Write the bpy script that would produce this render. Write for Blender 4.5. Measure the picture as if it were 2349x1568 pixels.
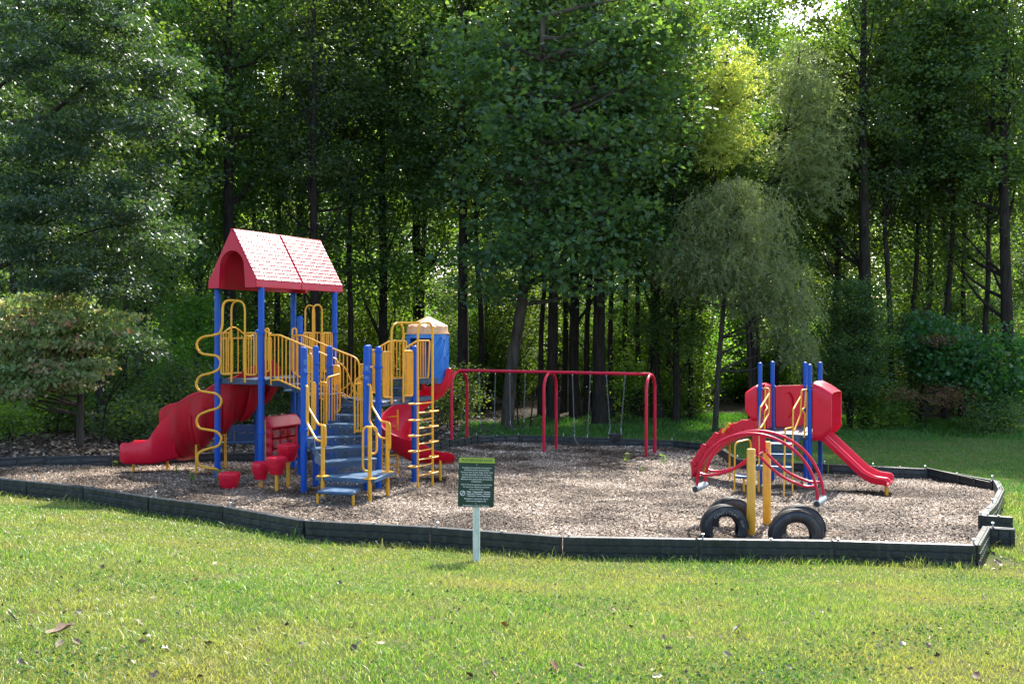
import bpy, bmesh, math, random
import numpy as np
from mathutils import Vector, Matrix, noise as mnoise

for o in list(bpy.data.objects):
    bpy.data.objects.remove(o, do_unlink=True)
S = bpy.context.scene
COL = S.collection
rad = math.radians
PI = math.pi

# ------------------------------------------------------------------ camera
CAMZ = 3.2
FOC, CX, HY, PW = 2240.0, 1174.5, 765.0, 2349.0      # measured on the photograph at 2349 px width
cd = bpy.data.cameras.new('camera')
cam = bpy.data.objects.new('camera', cd)
COL.objects.link(cam)
cam.location = (0, 0, CAMZ)
cam.rotation_euler = (rad(90), 0, 0)
cd.sensor_width = 36.0
cd.lens = 36.0 * FOC / PW
cd.shift_y = -(784.0 - HY) / PW
cd.clip_end = 2000
S.camera = cam

# ------------------------------------------------------------------ world, sun, exposure
SUN_EL, SUN_AZ = 44.0, 21.0          # azimuth clockwise from +Y (away from the camera, to the right)
w = bpy.data.worlds.new('World'); S.world = w
w.use_nodes = True
nt = w.node_tree
bg = nt.nodes['Background']
sky = nt.nodes.new('ShaderNodeTexSky')
sky.sky_type = 'NISHITA'
sky.sun_disc = False
sky.sun_elevation = rad(SUN_EL)
sky.sun_rotation = rad(SUN_AZ)
sky.air_density = 1.0
sky.dust_density = 2.0
sky.ozone_density = 1.0
nt.links.new(sky.outputs[0], bg.inputs[0])
bg.inputs[1].default_value = 0.15
sl = bpy.data.lights.new('sun', 'SUN')
sl.energy = 3.6
sl.angle = rad(0.5)
sl.color = (1.0, 0.955, 0.88)
sun = bpy.data.objects.new('sun', sl)
COL.objects.link(sun)
sdir = Vector((math.sin(rad(SUN_AZ)) * math.cos(rad(SUN_EL)), math.cos(rad(SUN_AZ)) * math.cos(rad(SUN_EL)), math.sin(rad(SUN_EL))))
sun.rotation_euler = sdir.to_track_quat('Z', 'Y').to_euler()
sun.location = (10, 30, 40)
S.view_settings.view_transform = 'Standard'
S.view_settings.look = 'None'
S.view_settings.exposure = 1.85
S.view_settings.gamma = 1.0
S.view_settings.use_curve_mapping = False
S.render.engine = 'CYCLES'
S.cycles.max_bounces = 8
S.cycles.diffuse_bounces = 5
S.cycles.glossy_bounces = 3
S.cycles.transmission_bounces = 5
S.cycles.transparent_max_bounces = 12
S.cycles.sample_clamp_indirect = 6.0
S.cycles.use_denoising = True

# ------------------------------------------------------------------ measuring helpers
def plane_z(x, y):
    return CAMZ - (2.53 + 0.022 * x + 0.034 * np.minimum(y, 42.0)) + 0.012 * np.maximum(y - 42.0, 0)

def W(u, v, Y):
    return Vector(((u - CX) / FOC * Y, Y, CAMZ + (HY - v) / FOC * Y))

def G(u, v, h=0.0):
    """ground point (height h above the ground plane) seen at pixel u, v"""
    k = (v - HY) / FOC; s = (u - CX) / FOC
    Y = (2.53 - h) / (k - 0.022 * s - 0.034)
    return Vector((s * Y, Y, CAMZ - k * Y))

def GY(u, Y, h=0.0):
    x = (u - CX) / FOC * Y
    return Vector((x, Y, float(plane_z(x, Y)) + h))

def gz(x, y):
    return float(terrain(x, y))

SC = 4096.0 / 2349.0
def crop(x0, y0, s):
    return lambda x, y: ((x0 + x / s) / SC, (y0 + y / s) / SC)
c1 = crop(750, 850, 2.24); c2 = crop(450, 1450, 2.613); c3 = crop(1050, 1200, 1.96); c4 = crop(1150, 1550, 3.136)
k1 = crop(1150, 1250, 2.9867); k2 = crop(1350, 1300, 2.9867); k3 = crop(1150, 1500, 2.9867); k4 = crop(1380, 1560, 2.9867)
k5 = crop(780, 1150, 2.24); c7 = crop(2750, 1400, 2.61); k8 = crop(2790, 1480, 2.24)

# border line of the mulch bed: the top-edge pixels give points .29 m over the ground
BH = 0.29
front_px = [(-70, 1088), (66, 1101), (197, 1114), (346, 1137), (517, 1158.5), (701, 1190.7), (988, 1205.3), (1290, 1227.7), (1598, 1233), (1908, 1237), (2236, 1247)]
front = [G(u, v, BH) for u, v in front_px]
right_px = [(2236, 1247), (2262, 1204)]
right2_px = [(2251.6, 1179), (2279, 1152), (2295.6, 1120), (2284.5, 1100)]
back_px = [(2284.5, 1100), (2131, 1073), (2011, 1067), (1900, 1062), (1790, 1057), (1690, 1050), (1640, 1017), (1548, 1009), (1402.5, 1003.3), (1298.7, 999.5), (1193.8, 996.8), (1094, 998.6), (1030, 1008), (940, 1020), (830, 1028), (715, 1033), (615, 1035), (515, 1036), (385, 1039), (258, 1042), (109.7, 1043.5), (-30, 1048), (-130, 1056)]
right = [G(u, v, BH) for u, v in right_px]
right2 = [G(u, v, BH) for u, v in right2_px]
back = [G(u, v, BH) for u, v in back_px]
fx = np.array([p.x for p in front]); fy = np.array([p.y for p in front])
o_ = np.argsort(fx); fx = fx[o_]; fy = fy[o_]

def yfront(x):
    return np.interp(x, np.concatenate([[-60, -25], fx, [12, 60]]), np.concatenate([[34, 27], fy, [13.2, 13.2]]))

def terrain(x, y):
    x = np.asarray(x, float); y = np.asarray(y, float)
    d = np.maximum(yfront(x) - y - 0.1, 0)
    return plane_z(x, y) + 1.05 * (1 - np.exp(-(d / 6.5) ** 1.6))

# ------------------------------------------------------------------ object helpers
def link(o, parent=None):
    COL.objects.link(o)
    if parent is not None:
        o.parent = parent
        L = parent.location.copy(); p = parent.parent
        base = parent['_org'] if '_org' in parent else tuple(L)
        o.matrix_parent_inverse = Matrix.Translation(-Vector(base))
    return o

def empty(name, loc, label=None, cat=None, group=None):
    o = bpy.data.objects.new(name, None)
    o.empty_display_size = 0.2
    COL.objects.link(o)
    o.location = loc
    tag(o, label, cat, group)
    return o

def tag(o, label=None, cat=None, group=None, kind=None):
    if label: o['label'] = label
    if cat: o['category'] = cat
    if group: o['group'] = group
    if kind: o['kind'] = kind
    return o

class MB:
    def __init__(s):
        s.v = []; s.f = []; s.uv = None
    def add(s, vs, fs):
        b = len(s.v)
        s.v += [tuple(p) for p in vs]
        s.f += [tuple(i + b for i in f) for f in fs]
        return s
    def obb(s, c, ax, ay, az):
        """box by centre and half axis vectors"""
        c, ax, ay, az = map(Vector, (c, ax, ay, az))
        P = [c + ax * i + ay * j + az * k for k in (-1, 1) for j in (-1, 1) for i in (-1, 1)]
        F = [(0, 2, 3, 1), (4, 5, 7, 6), (0, 1, 5, 4), (2, 6, 7, 3), (0, 4, 6, 2), (1, 3, 7, 5)]
        return s.add(P, F)
    def box(s, c, sz, rz=0.0):
        ca, sa = math.cos(rz), math.sin(rz)
        return s.obb(c, (ca * sz[0] / 2, sa * sz[0] / 2, 0), (-sa * sz[1] / 2, ca * sz[1] / 2, 0), (0, 0, sz[2] / 2))
    def tube(s, pts, r, n=10, cap=True):
        pts = [Vector(p) for p in pts]
        m = len(pts)
        rs = r if isinstance(r, (list, tuple)) else [r] * m
        T = []
        for i in range(m):
            a = pts[max(i - 1, 0)]; b = pts[min(i + 1, m - 1)]
            d = (b - a)
            T.append(d.normalized() if d.length > 1e-9 else Vector((0, 0, 1)))
        ref = Vector((0, 0, 1)) if abs(T[0].z) < 0.9 else Vector((1, 0, 0))
        N = (ref - T[0] * ref.dot(T[0])).normalized()
        vs = []
        for i in range(m):
            N = (N - T[i] * N.dot(T[i]))
            N = N.normalized() if N.length > 1e-6 else T[i].orthogonal().normalized()
            B = T[i].cross(N)
            for k in range(n):
                a = 2 * PI * k / n
                vs.append(pts[i] + (N * math.cos(a) + B * math.sin(a)) * rs[i])
        fs = []
        for i in range(m - 1):
            for k in range(n):
                k2_ = (k + 1) % n
                fs.append((i * n + k, i * n + k2_, (i + 1) * n + k2_, (i + 1) * n + k))
        if cap:
            fs.append(tuple(range(n - 1, -1, -1)))
            fs.append(tuple((m - 1) * n + k for k in range(n)))
        return s.add(vs, fs)
    def lathe(s, prof, c=(0, 0, 0), n=24, rfun=None):
        """profile of (radius, z) about the vertical axis through c"""
        c = Vector(c); vs = []; fs = []
        for (r, z) in prof:
            for k in range(n):
                a = 2 * PI * k / n
                rr = r * (rfun(a) if rfun else 1)
                vs.append(c + Vector((rr * math.cos(a), rr * math.sin(a), z)))
        for i in range(len(prof) - 1):
            for k in range(n):
                q = (k + 1) % n
                fs.append((i * n + k, i * n + q, (i + 1) * n + q, (i + 1) * n + k))
        fs.append(tuple(range(n - 1, -1, -1)))
        fs.append(tuple((len(prof) - 1) * n + k for k in range(n)))
        return s.add(vs, fs)
    def prism(s, poly, ext):
        """closed polygon of 3D points extruded by ext"""
        ext = Vector(ext); P = [Vector(p) for p in poly]; n = len(P)
        fs = [tuple(range(n - 1, -1, -1)), tuple(range(n, 2 * n))]
        fs += [(i, (i + 1) % n, n + (i + 1) % n, n + i) for i in range(n)]
        return s.add(P + [p + ext for p in P], fs)
    def sweep(s, rows, closed=True, caps=True):
        m = len(rows); n = len(rows[0]); vs = [p for r in rows for p in r]; fs = []
        for i in range(m - 1):
            for k in range(n if closed else n - 1):
                q = (k + 1) % n
                fs.append((i * n + k, i * n + q, (i + 1) * n + q, (i + 1) * n + k))
        if caps and closed:
            fs.append(tuple(range(n - 1, -1, -1)))
            fs.append(tuple((m - 1) * n + k for k in range(n)))
        return s.add(vs, fs)
    def mesh(s, name, mat=None, smooth=35, fix=True):
        me = bpy.data.meshes.new(name)
        me.from_pydata(s.v, [], s.f)
        if fix:
            bm = bmesh.new(); bm.from_mesh(me)
            bmesh.ops.recalc_face_normals(bm, faces=bm.faces)
            bm.to_mesh(me); bm.free()
        if smooth:
            me.polygons.foreach_set('use_smooth', [True] * len(me.polygons))
            me.set_sharp_from_angle(angle=rad(smooth))
        if mat: me.materials.append(mat)
        me.update()
        return me
    def build(s, name, mat, parent=None, smooth=35, bevel=0, fix=True):
        o = bpy.data.objects.new(name, s.mesh(name, mat, smooth, fix))
        link(o, parent)
        if bevel:
            b = o.modifiers.new('bevel', 'BEVEL'); b.width = bevel; b.segments = 2; b.limit_method = 'ANGLE'; b.angle_limit = rad(40)
        return o

def fillet(pts, r, n=5):
    pts = [Vector(p) for p in pts]
    out = [pts[0]]
    for i in range(1, len(pts) - 1):
        p = pts[i]; a = pts[i - 1] - p; b = pts[i + 1] - p
        ra = min(r, a.length * 0.49); rb = min(r, b.length * 0.49)
        A = p + a.normalized() * ra; B = p + b.normalized() * rb
        for k in range(n + 1):
            t = k / n
            out.append(A * (1 - t) ** 2 + p * (2 * t * (1 - t)) + B * t * t)
    out.append(pts[-1])
    return out

def spline(pts, n=6):
    pts = [Vector(p) for p in pts]
    P = [pts[0] * 2 - pts[1]] + pts + [pts[-1] * 2 - pts[-2]]
    out = []
    for i in range(1, len(P) - 2):
        for k in range(n):
            t = k / n
            a, b, c, d = P[i - 1], P[i], P[i + 1], P[i + 2]
            out.append(0.5 * ((2 * b) + (c - a) * t + (2 * a - 5 * b + 4 * c - d) * t * t + (3 * b - a - 3 * c + d) * t ** 3))
    out.append(pts[-1])
    return out

def fast_mesh(name, verts, faces, mat, rnd=None, smooth=False):
    """numpy verts (N,3) and faces (M,k) to a mesh"""
    me = bpy.data.meshes.new(name)
    N = len(verts); M, k = faces.shape
    me.vertices.add(N); me.loops.add(M * k); me.polygons.add(M)
    me.vertices.foreach_set('co', np.ascontiguousarray(verts, np.float32).ravel())
    me.loops.foreach_set('vertex_index', np.ascontiguousarray(faces, np.int32).ravel())
    me.polygons.foreach_set('loop_start', np.arange(0, M * k, k, dtype=np.int32))
    me.polygons.foreach_set('loop_total', np.full(M, k, np.int32))
    if smooth: me.polygons.foreach_set('use_smooth', np.ones(M, bool))
    if rnd is not None:
        at = me.attributes.new('rnd', 'FLOAT', 'FACE')
        at.data.foreach_set('value', np.ascontiguousarray(rnd, np.float32))
    me.update(calc_edges=True)
    if mat: me.materials.append(mat)
    return me

# ------------------------------------------------------------------ materials
def nm(name):
    m = bpy.data.materials.new(name); m.use_nodes = True
    t = m.node_tree
    return m, t, t.nodes['Principled BSDF'], t.nodes['Material Output']

def N(t, typ, **kw):
    n = t.nodes.new(typ)
    for k, v in kw.items():
        setattr(n, k, v)
    return n

def setin(n, **kw):
    for k, v in kw.items():
        n.inputs[k.replace('_', ' ')].default_value = v

def ramp(t, fac, stops, interp='LINEAR'):
    r = N(t, 'ShaderNodeValToRGB')
    r.color_ramp.interpolation = interp
    el = r.color_ramp.elements
    while len(el) < len(stops): el.new(0.5)
    for e, (p, c) in zip(el, stops):
        e.position = p; e.color = (*c, 1) if len(c) == 3 else c
    t.links.new(fac, r.inputs[0])
    return r

def plastic(name, col, rough=0.4, var=0.12, scale=3.0, bump=0.0, spec=0.5, dirt=None, dirt_amt=0.0, fade=None, fade_amt=0.0):
    m, t, b, o = nm(name)
    tc = N(t, 'ShaderNodeTexCoord')
    n1 = N(t, 'ShaderNodeTexNoise'); setin(n1, Scale=scale, Detail=5.0, Roughness=0.6)
    t.links.new(tc.outputs['Object'], n1.inputs['Vector'])
    lo = tuple(c * (1 - var) for c in col); hi = tuple(min(1, c * (1 + var)) for c in col)
    r = ramp(t, n1.outputs['Fac'], [(0.3, lo), (0.7, hi)])
    out = r.outputs[0]
    if fade is not None:
        n3 = N(t, 'ShaderNodeTexNoise'); setin(n3, Scale=1.3, Detail=3.0)
        t.links.new(tc.outputs['Object'], n3.inputs['Vector'])
        rr = ramp(t, n3.outputs['Fac'], [(0.4, (0, 0, 0)), (0.75, (fade_amt,) * 3)])
        mx = N(t, 'ShaderNodeMixRGB'); t.links.new(rr.outputs[0], mx.inputs[0]); t.links.new(out, mx.inputs[1]); mx.inputs[2].default_value = (*fade, 1)
        out = mx.outputs[0]
    if dirt is not None:
        n2 = N(t, 'ShaderNodeTexNoise'); setin(n2, Scale=6.0, Detail=8.0, Roughness=0.7)
        t.links.new(tc.outputs['Object'], n2.inputs['Vector'])
        rr = ramp(t, n2.outputs['Fac'], [(0.5, (0, 0, 0)), (0.72, (dirt_amt,) * 3)])
        mx = N(t, 'ShaderNodeMixRGB'); t.links.new(rr.outputs[0], mx.inputs[0]); t.links.new(out, mx.inputs[1]); mx.inputs[2].default_value = (*dirt, 1)
        out = mx.outputs[0]
    if dirt is not None:    # rain streaks running down
        mp = N(t, 'ShaderNodeMapping'); mp.inputs['Scale'].default_value = (14, 14, 0.9); t.links.new(tc.outputs['Object'], mp.inputs['Vector'])
        n5 = N(t, 'ShaderNodeTexNoise'); setin(n5, Scale=1.0, Detail=4.0, Roughness=0.6); t.links.new(mp.outputs[0], n5.inputs['Vector'])
        rs = ramp(t, n5.outputs['Fac'], [(0.52, (0, 0, 0)), (0.75, (min(1, dirt_amt * 1.1),) * 3)])
        mx = N(t, 'ShaderNodeMixRGB'); t.links.new(rs.outputs[0], mx.inputs[0]); t.links.new(out, mx.inputs[1]); mx.inputs[2].default_value = (*dirt, 1)
        out = mx.outputs[0]
    t.links.new(out, b.inputs['Base Color'])
    rr = ramp(t, n1.outputs['Fac'], [(0.3, (max(0, rough - 0.08),) * 3), (0.7, (rough + 0.1,) * 3)])
    t.links.new(rr.outputs[0], b.inputs['Roughness'])
    b.inputs['Specular IOR Level'].default_value = spec
    if bump:
        n4 = N(t, 'ShaderNodeTexNoise'); setin(n4, Scale=60.0, Detail=3.0)
        t.links.new(tc.outputs['Object'], n4.inputs['Vector'])
        bp = N(t, 'ShaderNodeBump'); setin(bp, Strength=bump, Distance=0.01)
        t.links.new(n4.outputs['Fac'], bp.inputs['Height']); t.links.new(bp.outputs[0], b.inputs['Normal'])
    return m

M_blue = plastic('blue_powder_coat', (0.0, 0.072, 0.40), 0.36, 0.08, spec=0.28, dirt=(0.03, 0.07, 0.17), dirt_amt=0.5)
M_yel = plastic('yellow_powder_coat', (0.78, 0.36, 0.012), 0.38, 0.08, dirt=(0.38, 0.18, 0.04), dirt_amt=0.6)
M_red = plastic('red_plastic', (0.62, 0.004, 0.026), 0.38, 0.08, spec=0.35, dirt=(0.3, 0.02, 0.03), dirt_amt=0.25, fade=(0.62, 0.03, 0.06), fade_amt=0.3)
M_redtub = plastic('red_slide_plastic_outside', (0.46, 0.003, 0.016), 0.45, 0.12, spec=0.3, dirt=(0.16, 0.035, 0.025), dirt_amt=0.6, fade=(0.5, 0.03, 0.045), fade_amt=0.3)
M_roof = plastic('red_roof_plastic', (0.52, 0.008, 0.032), 0.4, 0.1, spec=0.35, dirt=(0.3, 0.04, 0.05), dirt_amt=0.35, fade=(0.56, 0.06, 0.08), fade_amt=0.3)
M_shingle = plastic('weathered_sheened_shingle_face', (0.58, 0.06, 0.09), 0.36, 0.14, spec=0.6, dirt=(0.42, 0.12, 0.12), dirt_amt=0.5, fade=(0.6, 0.14, 0.16), fade_amt=0.6)  # paler than the roof plastic: real fading plus sun sheen put into the colour
M_redsteel = plastic('red_painted_steel', (0.56, 0.006, 0.035), 0.36, 0.08, spec=0.32, dirt=(0.2, 0.03, 0.03), dirt_amt=0.3)
M_navy = plastic('navy_coated_metal', (0.014, 0.045, 0.095), 0.42, 0.25, 5.0, bump=0.15, dirt=(0.12, 0.12, 0.12), dirt_amt=0.5)
M_tread = plastic('sheened_blue_tread', (0.025, 0.085, 0.16), 0.42, 0.25, 5.0, bump=0.25, dirt=(0.16, 0.17, 0.16), dirt_amt=0.55)  # lighter than the navy metal: sunlit sheen put into the colour, under grey dirt
M_pencil = plastic('blue_plastic', (0.003, 0.14, 0.50), 0.36, 0.1, fade=(0.02, 0.22, 0.55), fade_amt=0.5, dirt=(0.02, 0.07, 0.2), dirt_amt=0.3)
M_tan = plastic('tan_plastic', (0.62, 0.34, 0.15), 0.5, 0.12, dirt=(0.3, 0.17, 0.09), dirt_amt=0.5)
M_edge = plastic('black_recycled_plastic', (0.018, 0.022, 0.022), 0.42, 0.3, 2.0, bump=0.2, spec=0.4, dirt=(0.06, 0.065, 0.06), dirt_amt=0.6)
M_chain = plastic('dull_chain', (0.16, 0.165, 0.17), 0.45, 0.2, 20.0)
M_letter = plastic('worn_white_lettering', (0.25, 0.25, 0.24), 0.6, 0.4, 30.0)
M_steel = plastic('galvanised_steel', (0.5, 0.52, 0.53), 0.35, 0.15, 20.0)
M_steel.node_tree.nodes['Principled BSDF'].inputs['Metallic'].default_value = 0.8
M_greygrip = plastic('grey_rubber_grip', (0.22, 0.27, 0.28), 0.6, 0.2, 8.0)
M_black = plastic('black_rubber', (0.03, 0.031, 0.034), 0.34, 0.3, 6.0, dirt=(0.07, 0.06, 0.05), dirt_amt=0.5)
M_tyre = plastic('worn_tyre_rubber', (0.016, 0.018, 0.021), 0.42, 0.3, 6.0, bump=0.2, dirt=(0.08, 0.065, 0.05), dirt_amt=0.75)
M_white = plastic('white_print', (0.75, 0.75, 0.72), 0.5, 0.1)
M_postwood = plastic('pale_green_painted_wood', (0.60, 0.64, 0.54), 0.6, 0.12, 7.0, bump=0.2, dirt=(0.30, 0.33, 0.24), dirt_amt=0.6)
M_sign = plastic('dark_green_sign', (0.004, 0.030, 0.022), 0.35, 0.12)
M_lime = plastic('lime_sign_header', (0.30, 0.38, 0.035), 0.45, 0.05)
M_signink = plastic('dark_green_ink', (0.02, 0.07, 0.04), 0.5, 0.05)
M_sticker = plastic('faded_label', (0.05, 0.16, 0.42), 0.4, 0.3, 40.0)
M_bench = plastic('bench_blue', (0.006, 0.035, 0.09), 0.45, 0.1)
M_mark = plastic('black_mark', (0.012, 0.012, 0.014), 0.4, 0.1)
M_pale = plastic('pale_outline', (0.6, 0.42, 0.42), 0.5, 0.1)
M_drum = plastic('red_drum', (0.42, 0.004, 0.012), 0.35, 0.12)

# perforated riser: real see-through slots
m, t, b, o = nm('perforated_blue_riser')
uv = N(t, 'ShaderNodeUVMap'); sx = N(t, 'ShaderNodeSeparateXYZ'); t.links.new(uv.outputs[0], sx.inputs[0])
def mth(op, a, bb=None):
    n = N(t, 'ShaderNodeMath', operation=op)
    for i, x in enumerate((a, bb)):
        if x is None: continue
        if isinstance(x, (int, float)): n.inputs[i].default_value = x
        else: t.links.new(x, n.inputs[i])
    return n.outputs[0]
cu = mth('DIVIDE', sx.outputs[0], 0.026)
odd = mth('MULTIPLY', mth('FRACT', mth('MULTIPLY', mth('FLOOR', cu), 0.5)), 1.0)
cv = mth('ADD', mth('DIVIDE', sx.outputs[1], 0.062), odd)
a1 = mth('LESS_THAN', mth('ABSOLUTE', mth('SUBTRACT', mth('FRACT', cu), 0.5)), 0.27)
a2 = mth('LESS_THAN', mth('ABSOLUTE', mth('SUBTRACT', mth('FRACT', cv), 0.5)), 0.38)
a3 = mth('MULTIPLY', mth('GREATER_THAN', sx.outputs[1], 0.03), mth('LESS_THAN', sx.outputs[1], 0.15))
hole = mth('MULTIPLY', mth('MULTIPLY', a1, a2), a3)
b.inputs['Base Color'].default_value = (0.013, 0.045, 0.1, 1); b.inputs['Roughness'].default_value = 0.42
tr = N(t, 'ShaderNodeBsdfTransparent'); mx = N(t, 'ShaderNodeMixShader')
t.links.new(hole, mx.inputs[0]); t.links.new(b.outputs[0], mx.inputs[1]); t.links.new(tr.outputs[0], mx.inputs[2]); t.links.new(mx.outputs[0], o.inputs[0])
M_riser = m

def leafmat(name, stops, trans, tf=0.45, rough=0.42, spec=0.5, hue=0.0):
    """leaf with sky gloss and light shining through; colour varies leaf by leaf and tree by tree"""
    m, t, b, o = nm(name)
    at = N(t, 'ShaderNodeAttribute'); at.attribute_name = 'rnd'
    r = ramp(t, at.outputs['Fac'], stops)
    oi = N(t, 'ShaderNodeObjectInfo')
    hs = N(t, 'ShaderNodeHueSaturation')
    mr = N(t, 'ShaderNodeMapRange'); setin(mr, To_Min=0.5 - hue, To_Max=0.5 + hue)
    t.links.new(oi.outputs['Random'], mr.inputs['Value']); t.links.new(mr.outputs[0], hs.inputs['Hue'])
    mr2 = N(t, 'ShaderNodeMapRange'); setin(mr2, To_Min=0.75, To_Max=1.25)
    t.links.new(oi.outputs['Random'], mr2.inputs['Value']); t.links.new(mr2.outputs[0], hs.inputs['Value'])
    t.links.new(r.outputs[0], hs.inputs['Color'])
    t.links.new(hs.outputs[0], b.inputs['Base Color'])
    b.inputs['Roughness'].default_value = rough
    b.inputs['Specular IOR Level'].default_value = spec
    tl = N(t, 'ShaderNodeBsdfTranslucent')
    m2 = N(t, 'ShaderNodeMixRGB', blend_type='MULTIPLY'); m2.inputs[0].default_value = 1
    t.links.new(hs.outputs[0], m2.inputs[1]); m2.inputs[2].default_value = (*trans, 1)
    t.links.new(m2.outputs[0], tl.inputs['Color'])
    mx = N(t, 'ShaderNodeMixShader'); mx.inputs[0].default_value = tf
    t.links.new(b.outputs[0], mx.inputs[1]); t.links.new(tl.outputs[0], mx.inputs[2])
    t.links.new(mx.outputs[0], o.inputs[0])
    return m

L_forest = leafmat('woodland_leaves', [(0, (0.028, 0.064, 0.030)), (0.5, (0.062, 0.118, 0.046)), (0.93, (0.12, 0.185, 0.055)), (1, (0.19, 0.19, 0.05))], (2.8, 2.6, 0.55), 0.45, 0.48, 0.4, 0.015)
L_gloss = leafmat('glossy_dark_leaves', [(0, (0.026, 0.058, 0.034)), (0.6, (0.046, 0.092, 0.050)), (0.985, (0.07, 0.125, 0.05)), (1, (0.3, 0.05, 0.03))], (2.6, 2.6, 0.6), 0.28, 0.48, 0.45, 0.006)
L_syc = leafmat('sycamore_leaves', [(0, (0.032, 0.070, 0.038)), (0.6, (0.058, 0.112, 0.052)), (0.94, (0.09, 0.15, 0.05)), (0.985, (0.17, 0.17, 0.03)), (1, (0.32, 0.12, 0.03))], (3.2, 2.9, 0.7), 0.42, 0.52, 0.35, 0.004)
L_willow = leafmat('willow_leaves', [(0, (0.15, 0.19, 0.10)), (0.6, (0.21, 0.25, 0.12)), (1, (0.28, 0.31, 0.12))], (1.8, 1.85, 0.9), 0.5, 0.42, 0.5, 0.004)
L_willowtop = leafmat('sunlit_willow_leaves', [(0, (0.23, 0.28, 0.09)), (0.6, (0.31, 0.35, 0.10)), (1, (0.40, 0.41, 0.11))], (2.0, 1.95, 0.85), 0.5, 0.42, 0.5, 0.004)  # brighter, yellower copy of the willow leaves; sun glow put into the colour
L_dog = leafmat('dogwood_leaves', [(0, (0.15, 0.26, 0.09)), (0.5, (0.23, 0.33, 0.14)), (0.72, (0.34, 0.34, 0.19)), (0.9, (0.42, 0.27, 0.20)), (1, (0.48, 0.15, 0.13))], (1.9, 1.9, 0.9), 0.35, 0.5, 0.4, 0.003)
L_under = leafmat('understory_leaves', [(0, (0.045, 0.10, 0.02)), (0.6, (0.085, 0.17, 0.03)), (1, (0.14, 0.22, 0.04))], (2.9, 2.7, 0.7), 0.52, 0.5, 0.5, 0.02)  # glow of sun flecks put into the leaf colour
L_vine = leafmat('vine_leaves', [(0, (0.02, 0.075, 0.028)), (0.7, (0.038, 0.11, 0.034)), (0.97, (0.08, 0.14, 0.03)), (1, (0.28, 0.14, 0.07))], (2.6, 2.7, 0.8), 0.4, 0.4, 0.5, 0.004)
L_clover = leafmat('clover_leaves', [(0, (0.04, 0.12, 0.022)), (1, (0.10, 0.21, 0.04))], (1.8, 1.8, 0.8), 0.35, 0.75, 0.15)
L_brown = leafmat('withered_leaves', [(0, (0.10, 0.055, 0.03)), (0.6, (0.20, 0.11, 0.06)), (1, (0.10, 0.12, 0.04))], (1.6, 1.3, 0.9), 0.35, 0.6, 0.3, 0.0)

def barkmat(name, a, bcol, sc=9.0):
    m, t, b, o = nm(name)
    tc = N(t, 'ShaderNodeTexCoord'); mp = N(t, 'ShaderNodeMapping'); mp.inputs['Scale'].default_value = (1, 1, 0.18)
    t.links.new(tc.outputs['Object'], mp.inputs['Vector'])
    n = N(t, 'ShaderNodeTexNoise'); setin(n, Scale=sc, Detail=7.0, Roughness=0.7); t.links.new(mp.outputs[0], n.inputs['Vector'])
    r = ramp(t, n.outputs['Fac'], [(0.35, a), (0.65, bcol)])
    t.links.new(r.outputs[0], b.inputs['Base Color']); b.inputs['Roughness'].default_value = 0.9
    b.inputs['Specular IOR Level'].default_value = 0.15
    bp = N(t, 'ShaderNodeBump'); setin(bp, Strength=0.9, Distance=0.05)
    t.links.new(n.outputs['Fac'], bp.inputs['Height']); t.links.new(bp.outputs[0], b.inputs['Normal'])
    return m
B_dark = barkmat('dark_bark', (0.013, 0.010, 0.008), (0.045, 0.036, 0.029))
B_mid = barkmat('grey_brown_bark', (0.028, 0.022, 0.017), (0.085, 0.07, 0.056))
B_syc = barkmat('peeling_sycamore_bark', (0.03, 0.022, 0.016), (0.10, 0.085, 0.065), 5.0)
B_pale = barkmat('pale_grey_bark', (0.09, 0.085, 0.07), (0.22, 0.21, 0.18), 6.0)

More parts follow.
